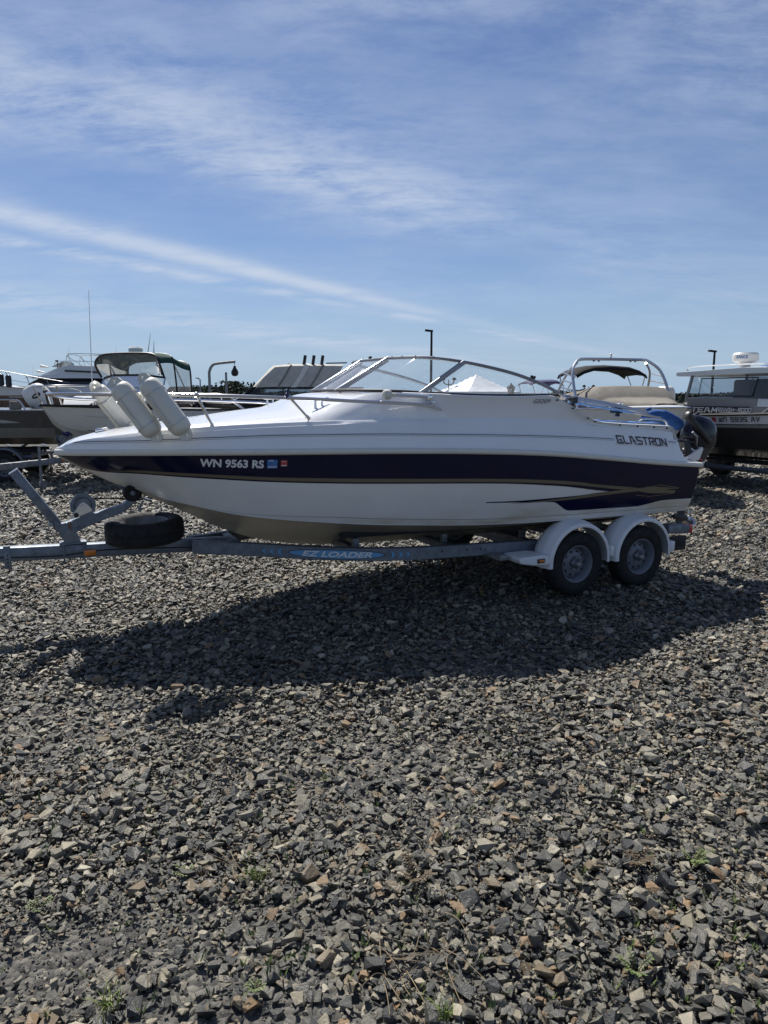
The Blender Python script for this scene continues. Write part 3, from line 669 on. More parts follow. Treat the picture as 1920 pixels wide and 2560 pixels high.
# bow rails
RAIL = [(-.035, 0, 1.972), (.02, .13, 1.972), (.15, .24, 1.970), (.40, .40, 1.966), (.99, .68, 1.962), (1.71, .925, 1.938), (2.21, 1.03, 1.913), (2.63, 1.095, 1.892), (2.85, 1.125, 1.876), (2.92, 1.135, 1.866), (2.99, 1.135, 1.838)]
mb = MB(); near_r = spline([P3(s, t, z) for s, t, z in RAIL], 6); far_r = spline([P3(s, -t, z - .045 * min(1, t / .3)) for s, t, z in RAIL], 6)
mb.tube(far_r[:0:-1] + near_r, .0145, 10); obj('bow_rail', mb, 'steel', boat)
for s, t, z, s2, t2 in ((1.71, .925, 1.938, 1.87, .90), (.62, .512, 1.965, .72, .485), (1.02, .69, 1.962, 1.14, .665)):
    for sg in (1, -1):
        top = P3(s, sg * t, z - (.045 if sg < 0 else 0)); zf = zt(s2) - .025; foot = P3(s2, sg * t2, zf)
        mb = MB(); mb.tube([top, foot], .0125, 8); d = (foot - top).normalized(); mb.tube([foot - d * .02, foot + d * .012], .019, 8); mb.tube([top - P3(.02, 0, 0), top + P3(.02, 0, 0)], .019, 8); obj('rail_stanchion', mb, 'steel', boat)
mb = MB(); b0 = P3(1.69, .918, 1.955); mb.box(b0, (.035, .03, .05), bev=.01); mb.box(b0 + Vector((0, 0, .035)), (.016, .014, .04), bev=.006); obj('rail_clip', mb, 'roller_blue', boat)
for s in (2.04,):
    for sg in (1, -1):
        zf = 1.868; mb = MB(); mb.tube([P3(s - .09, sg * .70, zf + .062), P3(s - .04, sg * .70, zf + .055), P3(s + .04, sg * .70, zf + .058), P3(s + .09, sg * .70, zf + .07)], [.006, .010, .010, .006], 8)
        for d in (-.03, .03): mb.tube([P3(s + d, sg * .70, zf + .055), P3(s + d, sg * .70, zf - .02)], [.008, .013], 8)
        obj('deck_cleat', mb, 'steel', boat)
mb = MB(); mb.box(P3(.36, 0, 1.674), (.11, .05, .03), beam_m((0, 0, 0), (1, 0, .16)), .012); mb.box(P3(.37, 0, 1.655), (.13, .07, .02), beam_m((0, 0, 0), (1, 0, .16)), .006); obj('bow_light', mb, 'steel', boat)
# stern grab rails
for sg in (1, -1):
    mb = MB(); mb.tube(spline([P3(5.38, sg * .99, 1.655), P3(5.41, sg * .985, 1.70), P3(5.5, sg * .98, 1.718), P3(5.72, sg * .98, 1.705), P3(5.80, sg * .985, 1.69), P3(5.83, sg * .99, 1.64)], 5), .011, 8); obj('grab_rail', mb, 'steel', boat)
# pole with a ball end clamped beside the windshield
pole = thing('boat_hook', 'stainless pole with white ball end clamped beside the windshield', 'boat hook', (AX, AY, 0), AANG)
mb = MB(); mb.tube([P3(2.56, 1.06, 1.962), P3(2.88, 1.10, 1.945)], .013, 10); obj('shaft', mb, 'steel', pole)
mb = MB(); M = axis_m(P3(2.52, 1.055, 1.964), P3(-.32, -.04, .017)); mb.lathe([(.0001, .048), (.022, .046), (.04, .032), (.044, .012), (.044, -.005), (.036, -.024), (.02, -.034), (.016, -.07), (.0001, -.071)], M, 16); obj('ball_end', mb, 'fender_vinyl', pole)
mb = MB(); mb.box(P3(2.89, 1.105, 1.94), (.045, .04, .05), bev=.008); mb.tube([P3(2.88, 1.11, 1.93), P3(2.83, 1.125, 1.885)], .007, 6); mb.tube([P3(2.90, 1.11, 1.93), P3(2.92, 1.13, 1.87)], .007, 6); mb.box(P3(2.92, 1.12, 1.90), (.03, .03, .03), bev=.008); obj('clamp', mb, 'steel', pole)
# folded bimini lying across the stern, with its cloth boot and a tarp
bim = thing('folded_bimini', 'folded aluminium bimini bows ending in a bundled blue canvas boot', 'bimini', (AX, AY, 0), AANG)
for i, (dy, dz) in enumerate(((0, 0), (.05, .03), (.10, -.01), (.02, .055))):
    mb = MB(); mb.tube(spline([P3(4.95, .35 + dy, 1.90 + dz), P3(5.5, .42 + dy, 1.82 + dz), P3(6.15, .50 + dy, 1.715 + dz * .6)], 6), .013, 8); obj('bow', mb, 'alu', bim)
for s, z in ((5.02, 1.905), (5.66, 1.795)):
    mb = MB(); mb.box(P3(s, .42, z), (.06, .15, .07), bev=.012); mb.box(P3(s - .02, .46, z - .04), (.03, .05, .06), bev=.008); obj('strap', mb, 'black', bim)
mb = MB(); path = spline([P3(5.98, .50, 1.70), P3(6.08, .52, 1.725), P3(6.20, .55, 1.72), P3(6.32, .58, 1.68), P3(6.42, .60, 1.625), P3(6.45, .61, 1.58)], 5); rr = [.018 + .062 * math.sin(math.pi * (i + .8) / (len(path) + 1.2)) ** .6 for i in range(len(path))]
mb.tube(path, rr, 18)
mb.v = [tuple(Vector(v) + Vector((0, 0, 1)) * .020 * mnoise.noise(Vector(v) * 14) + Vector((0, -1, 0)) * .02 * mnoise.noise(Vector(v) * 11 + Vector((5, 5, 5)))) for v in mb.v]; obj('canvas_boot', mb, 'blue_canvas', bim, smooth=60)
mb = MB(); mb.tube([P3(6.06, .48, 1.74), P3(6.07, .47, 1.80), P3(6.10, .50, 1.81)], .02, 6); obj('strap', mb, 'blue_canvas', bim)
trp = MB(); trp.grid([[P3(4.75 + .1 * i, .1 + .13 * j, 1.715 - .045 * (i / 9) + .018 * mnoise.noise(Vector((i * .8, j * .9, 2))) ) for j in range(7)] for i in range(12)])
tag(obj('boat_tarp', trp, 'blue_tarp', solid=.004), 'crumpled bright blue tarp lying across the open cockpit', 'tarp')
bpy.data.objects['boat_tarp'].location = (AX, AY, 0); bpy.data.objects['boat_tarp'].rotation_euler = (0, 0, AANG)

# fenders standing in wire baskets on the bow rail
def fender(label, top, bot, r):
    t = thing('boat_fender', label, 'fender', (AX, AY, 0), AANG, 'white fenders on the bow rail')
    top, bot = P3(*top), P3(*bot); ax = (bot - top); Ln = ax.length; M = axis_m(top, ax, (-.35, -1, 0)); mb = MB()
    prof = [(.0001, .058), (.035, .060), (.058, .069), (.074, .085), (r * .95, .108), (r * .99, .13), (r, .15)]
    prof += [(q[0], Ln - q[1]) for q in prof[::-1]]
    n = 40; rows = []
    for rr_, h in prof:
        rows.append([M @ Vector(((rr_ * (1 - (.028 if (k % 5 == 0 and .13 < h < Ln - .13) else 0))) * math.cos(2 * math.pi * k / n), (rr_ * (1 - (.028 if (k % 5 == 0 and .13 < h < Ln - .13) else 0))) * math.sin(2 * math.pi * k / n), h)) for k in range(n)])
    mb.grid(rows, close=True); body = obj('body', mb, 'fender_vinyl', t, smooth=50)
    for h0, sgn in ((0, 1), (Ln, -1)):      # flattened eye lugs with a hole
        mb = MB(); outer = [(-.055, .10), (-.052, .06), (-.04, .02), (-.02, .002), (.02, .002), (.04, .02), (.052, .06), (.055, .10)]
        ring = [(.016 * math.cos(a), .035 + .016 * math.sin(a)) for a in (math.pi * 1.5 - 2 * math.pi * k / 8 for k in range(8))]
        # lug as a band between the outline and the hole
        no = 24; oc = []
        for k in range(no):
            a = 2 * math.pi * k / no - math.pi / 2; ca, sa = math.cos(a), math.sin(a)
            oc.append((ca * (.047 + .034 * max(0, sa)), .045 + (sa * .045 if sa < 0 else sa * .075)))
        ic = [(.013 * math.cos(2 * math.pi * k / no - math.pi / 2), .036 + .013 * math.sin(2 * math.pi * k / no - math.pi / 2)) for k in range(no)]
        rows = []
        for q, hw in ((ic, -.016), (ic, .016), (oc, .020), (oc, -.020), (ic, -.016)):
            rows.append([M @ Vector((hw, x, h0 + sgn * y)) for x, y in q])
        mb.grid(rows, close=True); obj('eye_lug', mb, 'fender_vinyl', t, smooth=50)
    eye = M @ Vector((0, 0, .036)); tie = P3(top.x + .10, -top.y - .02 if top.y < 0 else -top.y + .02, 1.965 if top.y < 0 else 1.925)
    mb = MB(); mb.tube(spline([eye, (eye + tie) / 2 + Vector((.03, 0, .03)), tie], 5), .0045, 5); obj('lanyard', mb, 'rope', t)
    for h in (.17, Ln - .15):
        mb = MB(); mb.tube([M @ Vector(((r + .005) * math.cos(a), (r + .005) * math.sin(a), h)) for a in (2 * math.pi * k / 28 for k in range(29))], .0035, 5, cap=False); obj('basket_ring', mb, 'steel', t)
    for a in (0.4, 1.9, 3.5, 5.0):
        mb = MB(); mb.tube([M @ Vector(((r + .006) * math.cos(a), (r + .006) * math.sin(a), h)) for h in (.17, Ln - .15)] + [M @ Vector(((r * .3) * math.cos(a), (r * .3) * math.sin(a), Ln - .06))], .003, 5); obj('basket_wire', mb, 'steel', t)
    return t
FZ = lambda s, t: zt(s)
fender('white ribbed fender standing furthest forward against the port bow rail', (.417, .53, 2.091), (.728, .675, 1.606), .086)
fender('white ribbed fender behind its twin, standing nearest the cabin on the port rail', (.614, .63, 2.121), (.932, .79, 1.622), .086)
fender('white ribbed fender leaning on the starboard bow rail, half hidden behind its twins', (.331, -.36, 2.066), (.68, -.60, 1.60), .082)

# ------------------------------------------------------------------ wheels shared by the trailers
def wheel_meshes(R0, W, rim_r):
    """tyre, rim and hub with the axle along local z, outer face towards +z"""
    I = Matrix.Identity(4); h = W / 2
    ty = MB(); ty.lathe([(rim_r * .98, -h * .80), (rim_r * 1.05, -h * .95), (R0 * .80, -h * 1.02), (R0 * .93, -h * .92), (R0 * .985, -h * .74), (R0, -h * .5), (R0, -h * .14), (R0 * .985, -h * .12), (R0 * .985, -h * .06), (R0, -h * .04), (R0, h * .04), (R0 * .985, h * .06), (R0 * .985, h * .12), (R0, h * .14), (R0, h * .5), (R0 * .985, h * .74), (R0 * .93, h * .92), (R0 * .80, h * 1.02), (rim_r * 1.05, h * .95), (rim_r * .98, h * .80)], I, 48)
    ri = MB(); ri.lathe([(rim_r * .97, -h * .8), (rim_r * .88, -h * .5), (rim_r * .84, -h * .3), (rim_r * .84, h * .3), (rim_r * .90, h * .55), (rim_r * .93, h * .72), (rim_r * 1.01, h * .82), (rim_r * 1.03, h * .90), (rim_r * 1.0, h * .94), (rim_r * .95, h * .86), (rim_r * .92, h * .74)], I, 40)
    # modular disc: closed plate, black discs laid on it paint in the dark of its holes
    n = 40; hole_r = rim_r * .63; hr = rim_r * .085; zf = h * .22
    ri.lathe([(rim_r * .845, zf - .02), (rim_r * .80, zf - .006), (rim_r * .75, zf), (rim_r * .54, zf + .012), (rim_r * .40, zf + .022), (rim_r * .30, zf + .01), (.0001, zf + .01)], I, 40)
    ho = MB()
    for k in range(10):
        a = 2 * math.pi * k / 10; c = Vector((hole_r * math.cos(a), hole_r * math.sin(a), zf + .0085)); ho.lathe([(.0001, 0), (hr, 0), (hr * 1.15, -.003)], Matrix.Translation(c), 10)
    hb = MB(); hb.lathe([(rim_r * .24, zf), (rim_r * .24, zf + .035), (rim_r * .19, zf + .045), (rim_r * .17, zf + .075), (rim_r * .12, zf + .088), (.0001, zf + .09)], I, 20)
    for k in range(5):
        a = 2 * math.pi * k / 5 + .3; hb.lathe([(.011, zf), (.011, zf + .034), (.006, zf + .04), (.0001, zf + .04)], Matrix.Translation((rim_r * .34 * math.cos(a), rim_r * .34 * math.sin(a), 0)), 6)
    return ty, ri, ho, hb
def wheel(parent, p, z, R0, W, rim_r, rim_mat='wheel_paint', name='wheel'):
    ty, ri, ho, hb = wheel_meshes(R0, W, rim_r)
    e = obj(name, ty, 'rubber', parent, smooth=50)
    e.matrix_local = axis_m(p, z)
    for nm, mb, m in (('rim', ri, rim_mat), ('rim_hole_discs', ho, 'black'), ('hub', hb, 'hub_metal')):
        o = obj(nm, mb, m, e, smooth=40)
        if nm == 'rim_hole_discs': o['kind'] = 'stuff'
    return e

# ------------------------------------------------------------------ the main trailer
trl = thing('boat_trailer', 'galvanised tandem axle boat trailer with white mudguards under the navy striped boat', 'trailer', (AX, AY, 0), AANG)
ztop = lambda s: .724 - .0415 * s
def zmid(s): return ztop(s) - .058
mb = MB(); beam(mb, P3(-1.75, 0, zmid(-1.75)), P3(1.42, 0, zmid(1.42)), .10, .115, .008); tongue = obj('tongue', mb, 'galv', trl)
for sg in (1, -1):
    path = spline([P3(1.05, sg * .105, zmid(1.05)), P3(1.5, sg * .33, zmid(1.5)), P3(2.0, sg * .64, zmid(2.0)), P3(2.45, sg * .83, zmid(2.45)), P3(2.9, sg * .905, zmid(2.9)), P3(3.4, sg * .91, zmid(3.4)), P3(5.0, sg * .91, zmid(5.0)), P3(6.0, sg * .91, zmid(6.0))], 8)
    mb = MB(); rows = []
    for i, p in enumerate(path):
        T = (path[min(i + 1, len(path) - 1)] - path[max(i - 1, 0)]).normalized(); n = Vector((-T.y, T.x, 0)).normalized()
        rows.append([p + n * a + Vector((0, 0, b)) for a, b in ((-.035, -.0575), (.035, -.0575), (.035, .0575), (-.035, .0575))])
    mb.grid(rows, close=True); mb.add(rows[0], [(0, 1, 2, 3)]); mb.add(rows[-1], [(0, 1, 2, 3)]); rail_o = obj('side_rail', mb, 'galv', trl, smooth=25, bevel=.006)
    if sg == 1: near_rail, near_path = rail_o, path
for s, w in ((1.42, .30), (2.45, .83), (3.4, .90), (4.35, .90), (5.05, .90), (5.9, .90)):
    mb = MB(); mb.box(P3(s, 0, zmid(s) - (.03 if s > 2 else 0)), (.075, 2 * w - (.07 if s > 2 else 0), .075 if s > 2 else .10), bev=.006); obj('crossmember', mb, 'galv', trl)
for sg in (1, -1):
    mb = MB(); beam(mb, P3(2.3, sg * .52, .70), P3(6.05, sg * .52, .60), .10, .06, .012); obj('bunk', mb, 'carpet', trl)
    for s in (2.45, 3.4, 4.35, 5.9):
        mb = MB(); mb.box(P3(s, sg * .52, zmid(s) + .035 + .0), (.06, .05, .11), bev=.004); obj('bunk_bracket', mb, 'galv_old', trl)
for s in (2.45, 3.4):
    mb = MB(); mb.lathe([(.0001, -.10), (.035, -.10), (.05, -.06), (.03, 0), (.05, .06), (.035, .10), (.0001, .10)], axis_m(P3(s, 0, zmid(s) + .03), (0, 1, 0)), 16); obj('keel_roller', mb, 'rubber', trl)
for s, zz in ((4.51, .335), (5.34, .325)):
    mb = MB(); mb.tube([P3(s, 1.02, zz), P3(s, -1.02, zz)], .03, 10); obj('axle', mb, 'galv_old', trl)
    for sg in (1, -1):
        mb = MB(); beam(mb, P3(s - .3, sg * .86, zz + .07), P3(s + .3, sg * .86, zz + .07), .05, .03, .004); obj('leaf_spring', mb, 'rusty', trl)
        wheel(trl, P3(s, sg * 1.12, zz), (0, -sg, 0), .318, .190, .182)
        # mudguard: arched skin with a rolled outer lip
        mb = MB(); rows = []; Rg = .364 ; zc_ = zz + .034
        for k in range(27):
            a = R(-6 + 192 * k / 26); ca, sa = -math.cos(a), math.sin(a)
            rows.append([P3(s + (Rg + dr) * ca, sg * t, zc_ + (Rg + dr) * sa) for t, dr in ((.985, -.005), (1.0, .02), (1.05, .032), (1.12, .036), (1.17, .03), (1.19, .018), (1.235, .014), (1.25, .0), (1.253, -.02), (1.247, -.028), (1.24, -.018), (1.18, .006), (1.0, .008))])
        mb.grid(rows); obj('mudguard', mb, 'white_paint', trl, smooth=50)
    mb = None
for sg in (1, -1):
    mb = MB(); poly = [(3.78, .455), (3.80, .475), (4.05, .475), (4.13, .462), (4.145, .40), (4.12, .375), (3.95, .385), (3.80, .415)]
    mb.prism([(a, b) for a, b in poly], .27, Matrix.Translation((0, -sg * 1.11, 0)) @ Matrix(((1, 0, 0, 0), (0, 0, -1, 0), (0, 1, 0, 0), (0, 0, 0, 1)))); st = obj('step', mb, 'white_paint', trl, smooth=0, bevel=.012)
    mb = MB(); mb.box(P3(4.03, sg * 1.249, .425), (.085, .012, .042), bev=.010); bz = obj('light_bezel', mb, 'black', trl)
    mb = MB(); mb.box(P3(4.03, sg * 1.257, .425), (.062, .012, .024), bev=.006); obj('marker_lens', mb, 'amber', trl)
    for a, b, c in ((4.925, .055, .43), (5.755, .07, .40)):
        mb = MB(); mb.box(P3(a, sg * 1.11, c), (b, .25, .11), bev=.014); obj('step', mb, 'white_paint', trl)
    mb = MB(); mb.box(P3(3.70, sg * 1.02, .46), (.10, .20, .05), bev=.006); obj('step_bracket', mb, 'galv_old', trl)
    # tail light arm and lens
    mb = MB(); beam(mb, P3(5.84, sg * 1.03, .545), P3(6.15, sg * 1.03, .525), .13, .095, .01); ta = obj('light_arm', mb, 'galv', trl)
    mb = MB(); mb.box(P3(6.178, sg * 1.03, .523), (.055, .125, .09), bev=.018); obj('tail_lens', mb, 'red_lens', trl)
    mb = MB(); mb.box(P3(5.95, sg * .98, .545), (.16, .10, .07), bev=.006); obj('arm_bracket', mb, 'galv_old', trl)
mb = MB(); beam(mb, P3(5.72, 1.07, .39), P3(6.14, 1.06, .375), .012, .16, .004)
for k in range(7): mb.box(P3(5.85 + .042 * k, 1.079, .375), (.007, .004, .07), bev=.001)
obj('mud_flap', mb, 'black_matte', trl)
# winch stand
mb = MB(); beam(mb, P3(-.325, 0, 1.352), P3(-.035, 0, .90), .075, .072, .006); ms = obj('mast', mb, 'galv', trl)
mb = MB(); d = (P3(-.325, 0, 1.352) - P3(-.035, 0, .90)).normalized(); mb.box(P3(-.325, 0, 1.352) + d * .004, (.01, .078, .076), beam_m((0, 0, 0), d), .002); obj('mast_cap', mb, 'alu', ms)
XZ = Matrix(((1, 0, 0, 0), (0, 0, -1, 0), (0, 1, 0, 0), (0, 0, 0, 1)))
mb = MB(); mb.prism([(-.065, .945), (-.05, .87), (-.01, .79), (.045, .795), (.20, .865), (.36, .925), (.47, .955), (.535, 1.0), (.60, 1.06), (.645, 1.11), (.60, 1.15), (.545, 1.085), (.50, 1.04), (.42, 1.015), (.30, .985), (.12, .935), (.0, .905)], .085, XZ); obj('stand_arm', mb, 'galv', trl, smooth=0, bevel=.005)
mb = MB(); mb.prism([(-.02, .80), (.02, .73), (.14, .728), (.115, .80), (.06, .86)], .10, XZ); obj('stand_base', mb, 'galv_old', trl, smooth=0, bevel=.004)
mb = MB(); mb.box(P3(.075, 0, .733), (.21, .13, .014), bev=.003); obj('base_plate', mb, 'galv', trl)
for s in (.0, .155):
    mb = MB(); mb.tube([P3(s, .057, .735), P3(s, .057, .585), P3(s, -.057, .585), P3(s, -.057, .735)], .008, 6); obj('u_bolt', mb, 'galv', trl)
for s, z in ((-.045, .85), (-.015, .80), (.06, .835), (.125, .865), (.035, .905), (.445, .975), (.515, 1.01), (.56, 1.06), (.30, .955)):
    mb = MB(); mb.lathe([(.0001, .008), (.007, .008), (.009, .004), (.009, -.004)], axis_m(P3(s, .0445, z), (0, -1, 0)), 6); obj('bolt', mb, 'galv', trl)
mb = MB(); mb.lathe([(.0001, .025), (.018, .025), (.02, .018), (.02, -.06), (.0001, -.06)], axis_m(P3(-.085, .03, .905), (0, -1, .0)), 12); obj('safety_pin', mb, 'hub_metal', trl)
mb = MB(); mb.grid([[P3(.055 + .004 * math.sin(k * 1.7) - .009 * (1 - k / 9), .0445, .915 - .017 * k), P3(.068 + .004 * math.sin(k * 2.3), .0445, .915 - .017 * k)] for k in range(8)]); obj('rust_streak', mb, 'rusty', trl)
mb = MB(); mb.tube(spline([P3(-1.6, .052, .80), P3(-.8, .056, .70), P3(-.1, .056, .64), P3(.3, .056, .655), P3(.9, .056, .62), P3(1.2, .10, .60)], 6), .005, 5); obj('wiring', mb, 'black', trl)
# winch: side plates, gear, drum
wn = MB(); M = axis_m(P3(.17, .055, 1.05), (0, -1, 0), (1, 0, 0)); teeth = 56; rows = []
for r_, h in ((.0001, .006), (.03, .006), (.062, .006), (.066, .002), (.07, .006), (.094, .006)):
    rows.append([M @ Vector((r_ * math.cos(2 * math.pi * k / (teeth * 2)), r_ * math.sin(2 * math.pi * k / (teeth * 2)), h)) for k in range(teeth * 2)])
for h in (.006, -.008):
    rows.append([M @ Vector(((.104 if k % 2 else .096) * math.cos(2 * math.pi * k / (teeth * 2)), (.104 if k % 2 else .096) * math.sin(2 * math.pi * k / (teeth * 2)), h)) for k in range(teeth * 2)])
wn.grid(rows, close=True); winch = obj('winch_gear', wn, 'galv', trl, smooth=30)
mb = MB(); mb.lathe([(.064, .0075), (.070, .0075)], M, 40); obj('gear_ring', mb, 'black', winch)
mb = MB(); mb.lathe([(.09, .035), (.095, .033), (.095, .028), (.035, .028), (.035, -.045), (.095, -.045), (.09, -.05), (.0001, -.05)], axis_m(P3(.17, 0.005, 1.05), (0, -1, 0)), 28); obj('winch_drum', mb, 'alu_dull', trl)
mb = MB(); mb.prism([(.055, .945), (.085, .945), (.235, 1.00), (.235, 1.02), (.195, 1.065), (.17, 1.08), (.145, 1.065), (.09, .99)], .008, Matrix.Translation((0, -.068, 0)) @ XZ); mb.lathe([(.0001, .018), (.012, .018), (.015, .01), (.015, -.02)], axis_m(P3(.17, .070, 1.052), (0, -1, 0)), 10); obj('winch_plate', mb, 'alu', trl, smooth=0)
mb = MB(); mb.lathe([(.0001, .02), (.016, .02), (.02, .012), (.02, -.02)], axis_m(P3(.112, .075, .975), (0, -1, 0)), 10); obj('winch_pinion', mb, 'black', trl)
mb = MB(); M = axis_m(P3(.572, 0, 1.128), (0, -1, 0)); mb.lathe([(.0001, .058), (.018, .058), (.02, .062), (.03, .062), (.032, .055), (.06, .058), (.074, .05), (.078, .035), (.07, .01), (.06, 0), (.07, -.01), (.078, -.035), (.074, -.05), (.06, -.058), (.0001, -.058)], M, 28); br = obj('bow_roller', mb, 'rubber', trl)
mb = MB(); mb.lathe([(.0001, .072), (.012, .072), (.016, .066), (.022, .062), (.022, .055)], M, 14); obj('roller_bolt', mb, 'galv', br)
mb = MB(); mb.tube(spline([P3(.24, .02, 1.10), P3(.45, .01, 1.085), P3(.60, .0, 1.06), P3(.66, .0, 1.07)], 5), .007, 6); obj('winch_strap', mb, 'black', trl)
mb = MB(); mb.tube(spline([P3(.655, .06, 1.06), P3(.63, .06, 1.02), P3(.61, .06, .97), P3(.63, .06, .99)], 5), .010, 6); obj('safety_chain', mb, 'galv_old', trl)
# marker lamp, bracket, coupler, jack on the tongue
mb = MB(); mb.box(P3(.20, .062, .645), (.095, .03, .05), bev=.009); obj('marker_lens', mb, 'amber', trl)
mb = MB(); mb.box(P3(-.42, .056, .665), (.052, .012, .19), bev=.004); bk = obj('hook_bracket', mb, 'galv', trl)
for z in (.69, .66, .63, .60):
    mb = MB(); mb.lathe([(.0001, .001), (.007, .001)], axis_m(P3(-.42, .063, z - .01), (0, -1, 0)), 8); obj('bracket_hole', mb, 'black', bk)
mb = MB(); mb.box(P3(-1.82, 0, .80), (.26, .12, .10), bev=.03); obj('coupler', mb, 'galv', trl)
mb = MB(); mb.tube([P3(-1.35, .12, 1.0), P3(-1.35, .12, .12)], .03, 12); mb.box(P3(-1.35, .12, .02), (.2, .16, .03), bev=.006); mb.tube([P3(-1.35, .12, .13), P3(-1.35, .12, .02)], .02, 8); mb.box(P3(-1.35, .075, .72), (.08, .06, .12), bev=.006); obj('jack', mb, 'galv_old', trl)
# clamp band at the tongue joint and decals on the near rail
mb = MB(); mb.box(P3(1.36, .20, zmid(1.36)), (.07, .06, .122), Matrix.Rotation(-.46, 3, 'Z'), bev=.004); obj('joint_plate', mb, 'galv_old', trl)
lens = [0.0]
for a, b in zip(near_path, near_path[1:]): lens.append(lens[-1] + (b - a).length)
def on_rail(d, z, off):
    i = max(j for j in range(len(lens) - 1) if lens[j] <= max(0, d)); t = (d - lens[i]) / (lens[i + 1] - lens[i]); p = near_path[i].lerp(near_path[i + 1], t)
    T0 = (near_path[min(i + 1, len(near_path) - 1)] - near_path[max(i - 1, 0)]).normalized(); T1 = (near_path[min(i + 2, len(near_path) - 1)] - near_path[i]).normalized(); T = T0.lerp(T1, t); n = Vector((T.y, -T.x, 0)).normalized()
    return p + n * (.035 + off) + Vector((0, 0, z))
E0, E1 = .86, 1.72
mb = MB(); ctr = (E0 + E1) / 2; hw = (E1 - E0) / 2
def ell(k, a, b, off, x0=ctr): return on_rail(x0 + a * math.cos(k), b * math.sin(k), off)
for nm, a, b, off, m_ in (('name_badge_border', hw, .044, .0025, 'pin'), ('name_badge', hw - .012, .037, .0045, 'decal_sky')):
    mb = MB(); cols = []
    for i in range(41):
        x = -1 + 2 * i / 40; h = b * math.sqrt(max(0, 1 - x * x)) ; cols.append([on_rail(ctr + a * x, -h, off), on_rail(ctr + a * x, h, off)])
    mb.grid(cols); obj(nm, mb, m_, near_rail, smooth=0)
lettering('trailer_name', 'EZ LOADER', lambda u, v, k=0: on_rail(E0 + .13 + (E1 - E0 - .25) * u, -.026 + .052 * v, .0065), 'sticker_white', near_rail, shear=.3, thick=.03)
for sgn, x0 in ((-1, E0 - .02), (1, E1 + .02)):
    for k, hh in enumerate((.036, .030, .025)):
        mb = MB(); c0 = x0 + sgn * (.07 * k + .02); rows = []
        for i in range(13):
            a = -1.2 + 2.4 * i / 12; x = c0 + sgn * (math.cos(a) - .4) * .035; w = .026 * math.cos(a * 1.25); rows.append([on_rail(x, hh * math.sin(a) / .93, .003), on_rail(x + sgn * max(w, .001), hh * math.sin(a) / .93, .003)])
        mb.grid(rows); obj('badge_arc', mb, 'decal_sky', near_rail, smooth=0)
for s in (3.15, 3.45, 3.62):
    mb = MB(); i = min(range(len(near_path)), key=lambda j: abs(near_path[j].x - s)); mb.lathe([(.0001, .001), (.011, .001)], axis_m(on_rail(lens[i], .01, .002), (0, -1, 0)), 10); obj('rail_hole', mb, 'black', trl)

# spare tyre lying on the tongue
sp = thing('spare_tyre', 'black spare trailer tyre lying flat on the trailer tongue', 'tyre', (AX, AY, 0), AANG)
ty, ri, ho, hb = wheel_meshes(.333, .20, .205)
Ms = axis_m(P3(.66, .0, .795), (.03, .035, -1))
for nm, mb, m_ in (('tyre', ty, 'rubber'), ('rim', ri, 'galv_old'), ('rim_hole_discs', ho, 'black')):
    o = obj(nm, mb, m_, sp, smooth=50); o.matrix_local = Ms
    if nm == 'rim_hole_discs': o['kind'] = 'stuff'

